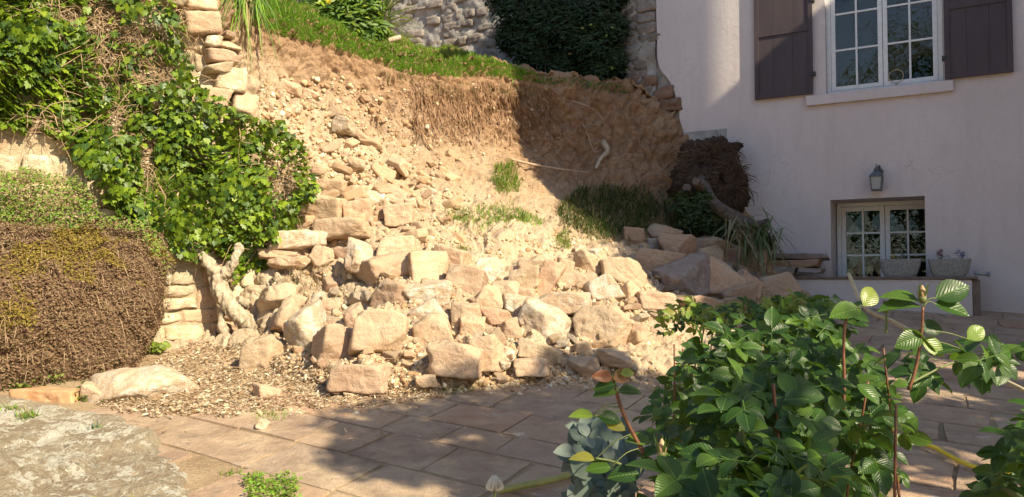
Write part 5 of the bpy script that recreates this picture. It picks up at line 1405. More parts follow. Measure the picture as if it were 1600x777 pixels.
# ------------------------------------------------------------------ overturned tree: root plate, trunk, cut ends, and its foliage
def fallen_tree():
    root = empty('fallen_tree', pix(1130, 350, 9.4)); tag(root, 'overturned tree with dark root plate and sawn trunk against the house', 'tree')
    off = root.location
    def fix(o): o.parent = root; o.matrix_parent_inverse = Matrix.Translation(-off); return o
    parts = [(1110, 262, 100, 84, 9.75), (1092, 252, 60, 52, 9.85), (1140, 285, 52, 90, 9.65), (1120, 240, 60, 36, 9.8), (1100, 300, 70, 70, 9.7)]
    Vs, Fs, b = [], [], 0
    for i, (px, py, wd, h, dep) in enumerate(parts):
        V, F = rock_geo((wd*0.92*dep/1200, 0.5, h*0.92*dep/1200), 70+i, 5, p=6, ncut=3, rough=1.0, box=0.4)
        V = V*(1+0.30*fbm(V*7+i, 4, 71)[:, None]+0.16*fbm(V*26+i, 3, 72)[:, None]+0.22*(worley(V*8+i, 7)[2]-0.5)[:, None]); Vs.append(V+np.array(pix(px, py, dep))); Fs.append(F+b); b += len(V)
    fix(mesh_np('root_plate', np.concatenate(Vs), np.concatenate(Fs), M['root_dark']))
    rng = random.Random(4); m = MB()
    for i in range(1100):
        px, py, wd, h, dep = rng.choice(parts); a = rng.uniform(0, 2*PI); x, y = px+math.cos(a)*wd*0.44*rng.uniform(0.5, 1), py+math.sin(a)*h*0.44*rng.uniform(0.5, 1); P = []
        dd = dep-0.30; ang = a+rng.uniform(-0.8, 0.8)
        for k in range(5):
            P.append(pix(x, y, dd)); x += math.cos(ang)*rng.uniform(2, 7); y += math.sin(ang)*rng.uniform(2, 6)+1.0; ang += rng.uniform(-0.7, 0.7); dd += rng.uniform(-0.03, 0.05)
        m.tube(P, rng.uniform(0.0012, 0.0035), 3, cap=False)
    o = fix(m.build('root_fibres', M['root_fib'])); o['kind'] = 'stuff'
    for i in range(46):      # thicker broken roots reaching out of the plate
        px, py, wd, h, dep = rng.choice(parts); a = rng.uniform(-2.6, 1.6); x, y = px+math.cos(a)*wd*0.3, py+math.sin(a)*h*0.3; P = []; dd = dep-0.2
        for k in range(6):
            P.append(pix(x, y, dd)); x += math.cos(a)*rng.uniform(3, 9); y += math.sin(a)*rng.uniform(3, 8)+1.5*k*0.5; a += rng.uniform(-0.5, 0.5); dd += rng.uniform(-0.06, 0.05)
        t = MB(); r0 = rng.uniform(0.004, 0.014); t.tube(spline(P, 3), np.linspace(r0, r0*0.25, 16), 6); fix(t.build('root', M['root_fib']))
    def log(name, P, rr, cutend=True):
        t = MB(); pts = spline(P, 5); t.tube(pts, np.interp(np.linspace(0, len(P)-1, len(pts)), range(len(P)), rr), 14, cap=True); l = fix(t.build(name, M['bark_grey']))
        e = Vector(pts[-1]); dr = (e-Vector(pts[-2])).normalized(); t = MB(); t.tube([e-dr*0.002, e+dr*0.006], rr[-1]*0.93, 14); c = t.build('cut_face', M['cut_wood']); c.parent = l; c.matrix_parent_inverse = Matrix.Translation(-off)
    log('trunk', [pix(1092, 280, 9.5), pix(1112, 318, 9.3), pix(1150, 342, 9.15), pix(1180, 354, 9.05), pix(1200, 347, 8.95)], [0.10, 0.09, 0.085, 0.075, 0.045])
    log('branch', [pix(1100, 300, 9.4), pix(1092, 290, 9.2), pix(1087, 283, 9.05)], [0.07, 0.055, 0.045])
    log('branch', [pix(1118, 322, 9.3), pix(1124, 324, 9.1), pix(1127, 327, 9.0)], [0.05, 0.045, 0.035])
    log('branch', [pix(1082, 312, 9.4), pix(1076, 300, 9.3), pix(1073, 293, 9.2)], [0.05, 0.05, 0.05])
    log('branch', [pix(1192, 375, 9.0), pix(1200, 385, 8.9), pix(1204, 389, 8.85)], [0.05, 0.04, 0.035])
    rg = np.random.default_rng(6)
    for i in range(150):       # long strap leaves at the trunk end
        a = rg.uniform(0, 2*PI); el = rg.uniform(-1.2, 0.45); d = np.array([[math.cos(a)*math.cos(el), math.sin(a)*math.cos(el)*0.6-0.4, math.sin(el)]])
        bpt = np.array([pix((1190 if i % 3 else 1150)+rg.normal(0, 14), (362 if i % 3 else 352)+rg.normal(0, 9), 8.85)[:]])
        if i < 4: d = np.array([[1.0, -0.2, [0.28, -0.12, 0.12, -0.3][i]]]); bpt = np.array([pix(1198, 372-8*i+10, 8.85)[:]])
        if 4 <= i < 7: d = np.array([[-0.9, -0.3, -0.25]])
        fix(blades(bpt, d, np.array([rg.uniform(0.28, 0.46)]), np.array([rg.uniform(0.022, 0.036)]), np.array([rg.uniform(0.1, 0.9) if i > 6 else 0.12]), M['yucca'] if i % 3 else M['yucca_dry'], 'leaf', None, 5, False))
fallen_tree()
tuft('grass_tuft', 'drooping withered blades hanging under the dark root plate', 'grass', [(1030, 300), (1060, 330), (1150, 372), (1180, 392), (1130, 384), (1040, 348)], 1100, 0.34, [M['grass_dark'], M['grass_dry'], M['root_fib'], M['grass_dark']], 77, 0.008, (0.1, -0.7, 0.1), 0.5, 0.9)
def dark_bush():
    root = empty('bush', pix(1085, 350, 9.2)); tag(root, 'dark green bush crushed under the fallen trunk', 'bush')
    rng = np.random.default_rng(17); P, Nn = [], []
    lumps = [(1065, 320, 24), (1085, 335, 28), (1108, 350, 24), (1095, 315, 20), (1120, 368, 18), (1075, 350, 20), (1135, 360, 14)]
    for i in range(3200):
        px, py, rr = lumps[rng.integers(0, len(lumps))]; v = rng.normal(0, 1, 3); v /= np.linalg.norm(v); r = rng.uniform(0.2, 1)**0.5*rr
        P.append((pix(px+v[0]*r, py+v[2]*r, 9.25)+Vector((0, v[1]*r/140, 0)))[:]); Nn.append(v+np.array([0, -0.3, 0.5]))
    P = np.array(P); T = rot_z_align(np.array(Nn)+rng.normal(0, .4, P.shape), rng.uniform(0, 6.3, len(P)), rng.uniform(0.035, 0.07, len(P)))
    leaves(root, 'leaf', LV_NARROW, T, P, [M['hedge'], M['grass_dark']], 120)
dark_bush()

# ------------------------------------------------------------------ leaf litter, low rocks, foreground rock
def litter():
    rng = np.random.default_rng(15); P, Nn = [], []
    poly = [(150, 640), (250, 560), (300, 538), (400, 535), (450, 560), (600, 590), (720, 600), (700, 625), (560, 640), (460, 640), (330, 655), (230, 655)]
    while len(P) < 10000:
        px, py = rng.uniform(150, 720), rng.uniform(530, 700)
        if rng.random() < 0.006 or inpoly(px, py+fbm(np.array([[px*0.05, py*0.1, 0]]), 2, 3)[0]*10, poly): p, n = hit(px, py); P.append((p+Vector((0, 0, rng.uniform(0.0, 0.03))))[:])
    P = np.array(P); T = rot_z_align(np.array([0, 0, 1.0])+rng.normal(0, 0.5, P.shape), rng.uniform(0, 6.3, len(P)), rng.uniform(0.010, 0.045, len(P)))
    scatter('leaf_litter', LV_NARROW[0], LV_NARROW[1], T, P, M['litter'], 'dry pale fallen leaves covering the ground left of the rubble')
    m = MB(); r2 = random.Random(4)
    for i in range(420):
        px, py = r2.uniform(200, 720), r2.uniform(540, 640)
        if not inpoly(px, py, poly) and i % 3: continue
        p, n = hit(px, py); a = r2.uniform(0, PI); L = r2.uniform(0.05, 0.25); d = Vector((math.cos(a), math.sin(a), r2.uniform(0, 0.15)))*L
        m.tube([p+Vector((0, 0, 0.01)), p+d*0.5+Vector((0, 0, 0.03)), p+d+Vector((0, 0, 0.01))], r2.uniform(0.001, 0.004), 4, cap=False)
    o = m.build('twigs', M['twig']); tag(o, 'broken twigs and straw lying in the leaf litter', kind='stuff')
litter()
def low_rocks():
    p = gnd(215, 618)
    tag(add_rock('rock', p+Vector((0, 0, 0.06)), (0.55, 0.36, 0.19), 61, M['rock_white'], (0, R(-9), R(18)), p=10, ncut=6, box=0.5), 'pale low rock lying beside the brown hanging plant', 'rock')
    p = gnd(152, 622)
    tag(add_rock('rock', p+Vector((0, 0, 0.02)), (0.20, 0.2, 0.16), 62, M['rock'], (0, R(10), 0), p=12, box=0.6), 'small tan rock touching the left end of the pale low rock', 'rock')
    a = gnd(100, 626)
    tag(add_rock('brick', a+Vector((-0.1, 0.05, 0.0)), (0.42, 0.16, 0.15), 63, M['terracotta'], (0, R(-3), R(-14)), p=20, ncut=2, box=0.98), 'weathered terracotta edging brick below the brown hanging plant', 'brick')
    p = gnd(497, 592)
    tag(add_rock('rock', gnd(560, 618)+Vector((0, 0, 0.0)), (0.2, 0.16, 0.08), 64, M['rock'], (0, 0, 0.3), p=12), 'flat stone under the front of the lone brick-shaped block', 'rock')
    tag(add_rock('rock', gnd(410, 672)+Vector((0, 0, 0.03)), (0.07, 0.05, 0.06), 65, M['rock_pink'], (0, 0.4, 0.3), sub=4), 'small stone lying alone on the sunlit paving', 'rock')
    o = tag(add_rock('rock', hit(420, 620)[0]+Vector((0, 0, 0.03)), (0.17, 0.12, 0.08), 66, M['rock_pink'], (0, 0.1, 0.6), sub=4), 'small pinkish stone in the leaf litter', 'rock')
low_rocks()

def foreground_rock():
    out = [(-6.5, 5.5), (-3.6, 5.38), (-2.8, 5.08), (-2.3, 4.8), (-1.88, 4.3), (-1.6, 3.98), (-1.36, 3.6), (-1.22, 3.1), (-1.15, 2.2), (-1.15, 0.5)]
    xs = np.linspace(-6.3, -0.9, 420); ys = np.linspace(1.0, 5.7, 380); X, Y = np.meshgrid(xs, ys)
    p = np.stack([X.ravel(), Y.ravel()], 1)
    wob = np.stack([fbm(np.c_[p*2.4, p[:, :1]*0], 4, 51), fbm(np.c_[p*2.4, p[:, :1]*0+9], 4, 52)], 1)*0.16
    pw = p+wob
    best = np.full(len(p), 1e9); sgn = np.ones(len(p))
    for (ax, ay), (bx, by) in zip(out, out[1:]):
        d = np.array([bx-ax, by-ay]); L = np.linalg.norm(d); d /= L; r = pw-np.array([ax, ay]); t = np.clip(r@d, 0, L); q = r-t[:, None]*d; dist = np.linalg.norm(q, axis=1); cr = r[:, 0]*d[1]-r[:, 1]*d[0]
        m_ = dist < best; best = np.where(m_, dist, best); sgn = np.where(m_, np.sign(cr), sgn)
    sd_ = best*sgn                     # positive inside
    g = 0.006+0.128*p[:, 1]
    P3 = np.c_[p, p[:, :1]*0]
    f = np.clip((sd_+0.02)/0.16, 0, 1); f = f*f*(3-2*f)
    top = 0.565+0.05*fbm(P3*0.9, 3, 53)+0.02*(p[:, 1]-4)
    # bedding steps: front right lobe lower, humps behind
    top = top-0.10*(1/(1+np.exp(-((p[:, 0]+1.95)+(4.2-p[:, 1])*0.55)/0.05)))
    top = top-0.12*(1/(1+np.exp(-((p[:, 0]*0.35)+3.9-p[:, 1]-0.25+0.35*fbm(P3*1.5, 3, 55))/0.04)))*(p[:, 0] < -1.2)
    hump = np.exp(-(((p[:, 0]+2.15)/0.42)**2+((p[:, 1]-4.35)/0.25)**2))*0.09
    top = top+hump
    st = fbm(P3*np.array([1.6, 3.2, 1]), 5, 56, 0.6); top = top+np.round(st*5)/5*0.05+st*0.03
    w1 = worley((P3+np.c_[wob, wob[:, :1]]*0.8)*np.array([1.5, 3.2, 1]), 5); top = top+(w1[2]-0.5)*0.05-np.exp(-(w1[1]/0.035)**2)*0.03; w2 = worley(P3*np.array([6, 9, 1]), 6); ed = fbm(P3*9, 4, 57)*0.020+fbm(P3*30, 3, 58)*0.010+(w2[2]-0.5)*0.012
    Z = (g-0.08)*(1-f)+(np.maximum(top, g+0.02))*f+ed*f
    V = np.c_[p, Z]; nc = len(xs); F = (np.arange(len(ys)-1)[:, None]*nc+np.arange(nc-1)[None, :]).ravel(); F = np.stack([F, F+1, F+nc+1, F+nc], 1)
    keep = (f[F].max(1) > 0.01)
    o = mesh_np('rock', V, F[keep], M['boulder']); tag(o, 'huge flat lichened rock filling the bottom left corner', 'rock')
    return V, F[keep]
fgV, fgF = foreground_rock()
FBV = BVHTree.FromPolygons([Vector(v) for v in fgV], [tuple(f) for f in fgF.tolist()])
def sprigs():
    for i, (px, py, n, h, mt, lab) in enumerate([(45, 652, 70, 0.10, ['grass', 'grass_dry'], 'grey green sprig growing in a crack of the huge flat rock'), (150, 668, 30, 0.06, ['silver', 'grass'], 'small tuft on the back of the huge flat rock'),
                                     (20, 640, 50, 0.07, ['grass', 'grass_dry'], 'low tuft at the left edge behind the huge flat rock'), (365, 742, 30, 0.06, ['ivy_small', 'grass'], 'small leafy weed at the right tip of the huge flat rock')]):
        d = ray(px, py).normalized(); hh = FBV.ray_cast(EYE, d)[0] or gnd(px, py); rng = np.random.default_rng(i)
        root = empty('weed', hh); tag(root, lab, 'plant')
        P = np.array(hh)+rng.normal(0, 0.02, (n, 3))*np.array([1.5, 1, 0.1]); dd = np.array([0, 0, 0.9])+rng.normal(0, 0.5, (n, 3))
        blades(P[:n//2], dd[:n//2], rng.uniform(h*0.5, h, n//2), np.full(n//2, 0.008), np.full(n//2, 0.3), M[mt[0]], 'blades', root)
        blades(P[n//2:], dd[n//2:], rng.uniform(h*0.5, h, n-n//2), np.full(n-n//2, 0.005), np.full(n-n//2, 0.3), M[mt[1]], 'blades', root)
sprigs()

# ------------------------------------------------------------------ things on and beside the house
def lantern():
    s, zt = WP(1369, 256, 0.12); _, zb = WP(1369, 298, 0.12); H = zt-zb
    root = empty('wall_lantern', W(s, 0.0, zb+H*0.6)); tag(root, 'small grey metal wall lantern above the lower window', 'lantern')
    def fix(o): o.parent = root; o.matrix_parent_inverse = Matrix.Translation(-root.location); return o
    def frus(z0, z1, r0, r1, m, n=0.12):
        m.hexa([W(s-r0, n-r0, z0), W(s+r0, n-r0, z0), W(s+r0, n+r0, z0), W(s-r0, n+r0, z0), W(s-r1, n-r1, z1), W(s+r1, n-r1, z1), W(s+r1, n+r1, z1), W(s-r1, n+r1, z1)])
    m = MB(); frus(zb+0.02*H, zb+0.50*H, 0.048, 0.062, m); fix(m.build('lamp_glass', M['lamp_glass']))
    m = MB(); frus(zb-0.01*H, zb+0.05*H, 0.054, 0.056, m)
    for a in (-1, 1):
        for b in (-1, 1):
            m.hexa([W(s+a*0.05+x*0.006, 0.12+b*0.05+y*0.006, zb+0.02*H) for x, y in ((-1, -1), (1, -1), (1, 1), (-1, 1))] + [W(s+a*0.064+x*0.006, 0.12+b*0.064+y*0.006, zb+0.5*H) for x, y in ((-1, -1), (1, -1), (1, 1), (-1, 1))])
    frus(zb+0.50*H, zb+0.54*H, 0.072, 0.074, m); fix(m.build('cage', M['lamp_metal']))
    m = MB(); frus(zb+0.54*H, zb+0.72*H, 0.074, 0.026, m); m.tube([W(s, 0.12, zb+0.72*H), W(s, 0.12, zb+0.80*H), W(s, 0.12, zb+0.86*H), W(s, 0.12, zb+1.0*H)], [0.026, 0.03, 0.008, 0.005], 10); fix(m.build('roof', M['lamp_metal']))
    m = MB(); m.tube(spline([W(s, 0.12, zb+0.78*H), W(s+0.03, 0.10, zb+0.92*H), W(s+0.03, 0.04, zb+0.88*H), W(s+0.02, 0.0, zb+0.72*H)], 5), 0.012, 8); m.tube([W(s+0.02, 0.0, zb+0.72*H), W(s+0.02, 0.018, zb+0.72*H)], 0.05, 14); fix(m.build('bracket', M['lamp_metal']))
lantern()

def trough(px0, px1, label, flowers):
    n = 0.27; a, _ = WP(px0, 430, n); b, _ = WP(px1, 430, n); c = (a+b)/2; L = (b-a)/2; _, zt = WP((px0+px1)/2, 405, n)
    z0 = 1.495; H = zt-z0; root = empty('flower_trough', W(c, n, z0)); tag(root, label, 'planter')
    bm = bmesh.new(); K = 40; rings = []
    for (f, z, wf) in ((0.74, 0, 0.74), (0.86, 0.25, 0.84), (0.95, 0.6, 0.94), (0.98, 0.8, 0.98), (1.0, 0.84, 1.0), (1.0, 0.98, 1.0), (0.985, 1.0, 0.985), (0.90, 1.0, 0.86), (0.88, 0.86, 0.84)):
        r = []
        for k in range(K):
            t = 2*PI*k/K; x = abs(math.cos(t))**0.45*math.copysign(1, math.cos(t)); y = abs(math.sin(t))**0.45*math.copysign(1, math.sin(t))
            r.append(bm.verts.new(W(x*L*f, y*0.11*wf, z*H)-W(0, 0, 0)))
        rings.append(r)
    for r0, r1 in zip(rings, rings[1:]):
        for k in range(K): bm.faces.new((r0[k], r0[(k+1) % K], r1[(k+1) % K], r1[k]))
    bm.faces.new(rings[0][::-1]); bmesh.ops.recalc_face_normals(bm, faces=bm.faces)
    me = bpy.data.meshes.new('basin'); bm.to_mesh(me); bm.free(); me.materials.append(M['trough']); link('basin', me, root)
    top = [bpy.data.meshes.new('compost')]; bm = bmesh.new(); vs = []
    for k in range(K):
        t = 2*PI*k/K; x = abs(math.cos(t))**0.45*math.copysign(1, math.cos(t)); y = abs(math.sin(t))**0.45*math.copysign(1, math.sin(t)); vs.append(bm.verts.new(W(x*L*0.89, y*0.11*0.85, 0.9*H)-W(0, 0, 0)))
    bm.faces.new(vs); bm.to_mesh(top[0]); bm.free(); top[0].materials.append(M['root_dark']); link('compost', top[0], root)
    for (px, py, hh, sz, leafm, petm, npet, lab, cat) in flowers:
        s_, z_ = WP(px, py, n); base = W(s_, n, z0+0.88*H); r = empty('potted_plant', base); tag(r, lab, cat)
        rng = np.random.default_rng(int(px)); k = 70
        P = np.stack([rng.normal(0, sz*0.4, k), rng.normal(0, 0.03, k), rng.uniform(0, hh*0.8, k)], 1); Q = np.array([(base+WD*p[0]+WN*p[1]+Vector((0, 0, p[2])))[:] for p in P])
        T = rot_z_align(rng.normal(0, 0.6, (k, 3))+np.array([0, -0.3, 0.8]), rng.uniform(0, 6.3, k), rng.uniform(0.018, 0.035, k)); leaves(r, 'leaf', LV_NARROW, T, Q, M[leafm], 30)
        for i in range(npet):
            q = base+WD*rng.normal(0, sz*0.35)+WN*0.05+Vector((0, 0, hh*rng.uniform(0.45, 1.0))); fl = []
            V, F = [], []; bs = 0
            for j in range(5):
                Tt = np.array(Matrix.Rotation(j*2*PI/5, 3, 'Y')@Matrix.Rotation(R(-15), 3, 'X'))*0.026; V.append(LV_OVAL[0]@Tt.T); F.append(LV_OVAL[1]+bs); bs += len(LV_OVAL[0])
            mesh_np('flower', np.concatenate(V), np.concatenate(F), M[petm], r, loc=q-base)
trough(1374, 1440, 'left stone flower trough in front of the lower window', [(1402, 404, 0.07, 0.10, 'grass_dark', 'petal_yellow', 2, 'yellow green seedlings in the left trough', 'plant'), (1412, 404, 0.12, 0.04, 'silver', 'petal_yellow', 0, 'grey sprig rising in the left trough', 'plant')])
trough(1450, 1518, 'right stone flower trough at the end of the ledge', [(1470, 404, 0.13, 0.05, 'ivy_dark', 'petal_magenta', 5, 'dark pink flowers in the right trough', 'flower'), (1499, 404, 0.12, 0.12, 'silver', 'petal_violet', 7, 'blue and white pansies in the right trough', 'flower')])

def bits_on_house():
    s, z = WP(1400, 119, -0.06); m = MB(); Rr = 0.078
    m.tube([W(s+Rr*math.cos(2*PI*k/28), -0.07, z+Rr*math.sin(2*PI*k/28)) for k in range(29)], 0.0045, 6, cap=False); m.tube([W(s, -0.07, z-Rr-0.03), W(s, -0.07, z-Rr)], 0.005, 6)
    tag(m.build('ring', M['cane']), 'small twig ring leaning on the lower right of the upper window', 'ring')
    s, z = WP(996, 146, 0.16); m = MB(); m.wbox(s-0.035, s+0.035, 0.12, 0.17, z-0.035, z+0.035); tag(m.build('junction_box', M['white_plastic'], bevel=0.006), 'small white plastic box on the ragged masonry corner', 'box')
    a, z = WP(1518, 426, 0.3); m = MB(); m.tube([W(a+0.02, 0.3, 1.535), W(a+0.16, 0.3, 1.52)], [0.024, 0.024], 12); m.tube([W(a+0.16, 0.3, 1.52), W(a+0.175, 0.3, 1.518)], [0.034, 0.034], 12)
    tag(m.build('pipe', M['pvc']), 'short grey pipe end beside the right flower trough', 'pipe')
    # broken slabs on the ledge
    for i, (px, py, wd, h, rt, mt, lab) in enumerate([(1250, 401, 92, 10, 2, 'rock_grey', 'top grey slab of the broken pile on the ledge'), (1240, 413, 80, 13, -3, 'rock_brown', 'dark broken slab under the grey slab on the ledge'), (1222, 423, 46, 11, 0, 'rock_grey', 'lowest stone of the broken pile on the ledge'), (1268, 423, 34, 8, 4, 'rock_grey', 'thin slab chip on the ledge beside the window')]):
        s, z = WP(px, py, 0.25); p = W(s, 0.25, z); k = p.y/1200
        V, F = rock_geo((wd*k, 0.3, h*k), 810+i, 5, p=18, ncut=4, rough=0.5, box=0.95)
        Rm = np.array([[WD.x, -WN.x, 0], [WD.y, -WN.y, 0], [0, 0, 1]]); tl = np.array(Euler((0, R(rt), 0)).to_matrix())
        tag(mesh_np('slab', (V@tl.T)@Rm.T, F, M[mt], loc=p), lab, 'slab', 'broken slabs on the ledge')
bits_on_house()

# ------------------------------------------------------------------ rose bushes, canes, hose
ROSE_T = [compound(k, 5 if k % 3 else 3, 0.052) for k in range(5)]
ROSE_S = [compound(k+20, 5, 0.030, LV_OVAL) for k in range(4)]
def rose_leaves(root, pts, size_jit, mats, seed, tm, indiv):
    rng = np.random.default_rng(seed); n = len(pts); P = np.array(pts)
    up = np.array([0.1, -0.45, 0.9])+rng.normal(0, 0.42, (n, 3))
    T = rot_z_align(up, rng.uniform(0, 6.3, n), rng.uniform(*size_jit, n))
    # leaf tips arch downwards and outwards
    return leaves(root, 'leaf', tm, T, P, mats, indiv)
def rose_bush():
    root = empty('rose_bush', (1.05, 2.1, gz(2.1))); tag(root, 'large glossy green rose bush filling the lower right foreground', 'rose bush')
    rng = np.random.default_rng(71)
    D = [1.0, 1.25, 1.6, 2.0, 2.5, 3.1]
    XL = [1090, 1060, 1040, 1030, 1040, 1070]; XR = [1225, 1270, 1335, 1400, 1400, 1330]; TP = [735, 640, 560, 510, 482, 476]
    pts, big = [], []
    while len(pts) < 1080:
        d = rng.uniform(1.0, 3.1); xl, xr, tp = (np.interp(d, D, q) for q in (XL, XR, TP)); px = rng.uniform(xl, xr); tp -= 14*math.exp(-((px-1300)/70)**2)
        side = 0.10*d*max(0, 1-min(px-xl, xr-px)/110)
        zt = pix(px, tp, d).z-side+0.05*fbm(np.array([[px*0.02, d*3, 0]]), 2, 6)[0]
        z = zt-abs(rng.normal(0, 0.24)); 
        if z < 0.55: continue
        p = pix(px, 400, d); pts.append((p.x, p.y, z))
    rose_leaves(root, pts, (0.7, 1.25), [M['rose']], 3, ROSE_T, 295)
    # young shoots at the far top, yellow-green and red tinted
    yp = []
    while len(yp) < 230:
        px = rng.uniform(1035, 1300); py = np.interp(px, [1035, 1080, 1160, 1250, 1300], [490, 478, 480, 464, 480])+abs(rng.normal(0, 14))
        yp.append(pix(px, py, rng.uniform(2.6, 3.3))[:])
    P = np.array(yp); T = rot_z_align(np.array([0.2, -0.4, 0.9])+rng.normal(0, 0.4, P.shape), rng.uniform(0, 6.3, len(P)), rng.uniform(0.8, 1.3, len(P)))
    leaves(root, 'young_leaf', ROSE_S, T, P, [M['rose_young'], M['rose_young'], M['rose']], 60, rest='young_foliage')
    # canes
    m = MB(); r2 = random.Random(8); tops = []
    for i in range(9):
        px, d = r2.uniform(1030, 1400), r2.uniform(1.2, 3.0); tp = np.interp(d, D, TP); t = pix(px, tp+r2.uniform(12, 60), d); b = Vector((t.x*0.85+0.12+r2.uniform(-0.1, 0.1), t.y*0.9+0.15, gz(2.1))); t.z -= 0.03
        mid = (b*0.5+t*0.5)+Vector((r2.uniform(-0.1, 0.1), r2.uniform(-0.1, 0.1), 0.1)); m.tube(spline([b, mid, t], 6), [0.0042]*7+[0.0028]*6, 6)
    o = m.build('canes', M['red_stem'], root); o.matrix_parent_inverse = Matrix.Translation(-root.location)
    off = root.location; SP = []
    def stem(P, r, mat, thorn=False):
        m = MB(); pts = spline(P, 6); SP.extend([tuple(x) for x in pts]); m.tube(pts, [r*(1-0.35*i/len(pts)) for i in range(len(pts))], 8)
        o = m.build('cane', mat, root); o.matrix_parent_inverse = Matrix.Translation(-off)
    def leaf(px, py, d, yaw, size, mat, tilt=(0, -0.35, 1), tm=None):
        if SP:
            c_ = np.array(pix(px, py, d)); k_ = np.argmin(((np.array(SP)-c_)**2).sum(1)); q_ = np.array(SP[k_])
            if 0.004 < np.linalg.norm(q_-c_) < 0.16:
                mm = MB(); mm.tube(spline([q_, (q_+c_)/2+np.array([0, 0, 0.008]), c_], 3), 0.0012, 5); o = mm.build('petiole', M['green_stem'], root); o.matrix_parent_inverse = Matrix.Translation(-off)
        V, F, U = tm or LV_OVAL; T = rot_z_align(np.array([tilt]), np.array([R(yaw)]), np.array([size]))[0]
        o = mesh_np('leaf', V, F, M[mat], root, uv=U); m4 = Matrix(T.tolist()).to_4x4(); m4.translation = pix(px, py, d)-off; o.matrix_local = m4
    def bud(px, py, d, s, mat='petal_peach'):
        c = pix(px, py, d); r = empty('bud', c-off); r.parent = root
        V, F = ico(3); V = V*np.array([0.5, 0.5, 1.0]); V[:, :2] *= (1-0.55*np.clip(V[:, 2:], 0, 1)); mesh_np('petals', V*s, F, M[mat], r)
        m = MB(); m.tube([(0, 0, -s*1.25), (0, 0, -s*0.8), (0, 0, -s*0.35)], [s*0.25, s*0.5, s*0.45], 8); m.build('calyx', M['green_stem'], r)
        for k in range(5):
            a = k*2*PI/5; blades(np.array([(math.cos(a)*s*0.42, math.sin(a)*s*0.42, -s*0.5)]), np.array([(math.cos(a)*0.25, math.sin(a)*0.25, 1.0)]), np.array([s*1.9]), np.array([s*0.4]), np.array([0.05]), M['grass_dark'], 'sepal', None, 3, False).parent = r
    # reddish shoot at the left
    stem([pix(1010, 715, 1.5), pix(985, 670, 1.5), pix(968, 630, 1.5), pix(960, 600, 1.5), pix(955, 578, 1.5)], 0.0045, M['red_stem'])
    for (px, py, yaw, s, mt, tl) in ((957, 590, 178, 0.040, 'rose_red', (0.2, -0.8, 0.5)), (958, 592, 60, 0.042, 'rose_red', (0.4, -0.9, 0.3)), (962, 600, 200, 0.045, 'rose', (0, -0.7, 0.8)), (966, 612, 5, 0.046, 'rose', (0, -0.5, 0.8)),
                                     (964, 612, 190, 0.048, 'rose', (0, -0.5, 0.9)), (970, 585, 30, 0.03, 'rose_young', (0.2, -0.8, 0.6)), (928, 650, 176, 0.048, 'rose_young', (0.05, -0.5, 1)), (935, 650, -20, 0.045, 'rose', (0, -0.7, 0.6)), (945, 658, -35, 0.042, 'rose_young', (0, -0.8, 0.6)),
                                     (930, 718, 172, 0.05, 'rose_young', (0.05, -0.4, 1)), (955, 730, 185, 0.05, 'rose', (0, -0.6, 0.8)), (1000, 740, 190, 0.062, 'rose', (0.1, -0.8, 0.9))): leaf(px, py, 1.48, yaw, s, mt, tl)
    stem([pix(975, 668, 1.5), pix(950, 655, 1.49), pix(928, 649, 1.48)], 0.003, M['green_stem'])
    stem([pix(990, 735, 1.5), pix(960, 722, 1.49), pix(930, 716, 1.48)], 0.003, M['green_stem'])
    # front big leaves
    for (px, py, yaw, s, d) in ((1085, 755, 20, 0.068, 1.22), (1150, 745, -85, 0.060, 1.2), (1185, 748, -80, 0.055, 1.22), (1125, 720, 160, 0.066, 1.25), (1105, 740, 190, 0.066, 1.22), (1210, 668, 10, 0.05, 1.45), (1300, 640, 60, 0.055, 1.6), (1225, 625, 15, 0.058, 1.5), (1340, 600, -60, 0.06, 1.7), (1260, 655, 95, 0.055, 1.5)):
        leaf(px, py, d, yaw, s, 'rose', (0.1, -0.75, 0.8))
    stem([pix(1215, 690, 1.5), pix(1212, 650, 1.5), pix(1208, 600, 1.5)], 0.005, M['red_stem'])
    stem([pix(1318, 640, 1.7), pix(1319, 590, 1.7), pix(1318, 545, 1.7), pix(1322, 500, 1.7), pix(1335, 490, 1.7)], 0.004, M['red_stem'])
    stem([pix(1420, 610, 1.7), pix(1432, 570, 1.7), pix(1440, 520, 1.7), pix(1442, 480, 1.7)], 0.004, M['red_stem'])
    for (px, py, yaw, s, mt, tl) in ((1462, 466, 35, 0.085, 'rose', (-0.2, -1, 0.5)), (1460, 474, -30, 0.075, 'rose', (0, -0.8, 0.8)), (1440, 478, 180, 0.095, 'rose', (0, -0.35, 1)), (1436, 470, 150, 0.08, 'rose', (0, -0.5, 1)), (1350, 478, 80, 0.065, 'rose_young', (0.2, -1, 0.5)), (1345, 482, 200, 0.075, 'rose', (0, -0.7, 0.7)),
                                     (1440, 530, -60, 0.06, 'rose_young', (0.1, -1, 0.4)), (1438, 515, 20, 0.06, 'rose', (0.1, -0.9, 0.5)), (1440, 525, 215, 0.065, 'rose', (0, -1, 0.6)), (1500, 545, 190, 0.07, 'rose', (0, -0.4, 1)), (1512, 530, 60, 0.055, 'rose_young', (0, -1, 0.4))): leaf(px, py, 1.7, yaw, s, mt, tl)
    stem([pix(1384, 520, 1.75), pix(1385, 500, 1.75), pix(1384, 482, 1.75)], 0.003, M['green_stem']); bud(1384, 478, 1.75, 0.013, 'rose_red'); bud(1441, 458, 1.7, 0.018); bud(1550, 535, 1.8, 0.014, 'petal'); bud(1034, 700, 1.3, 0.016); bud(1165, 483, 2.6, 0.016, 'rose_red')
    stem([pix(1040, 740, 1.3), pix(1038, 722, 1.3), pix(1034, 706, 1.3)], 0.003, M['green_stem'])
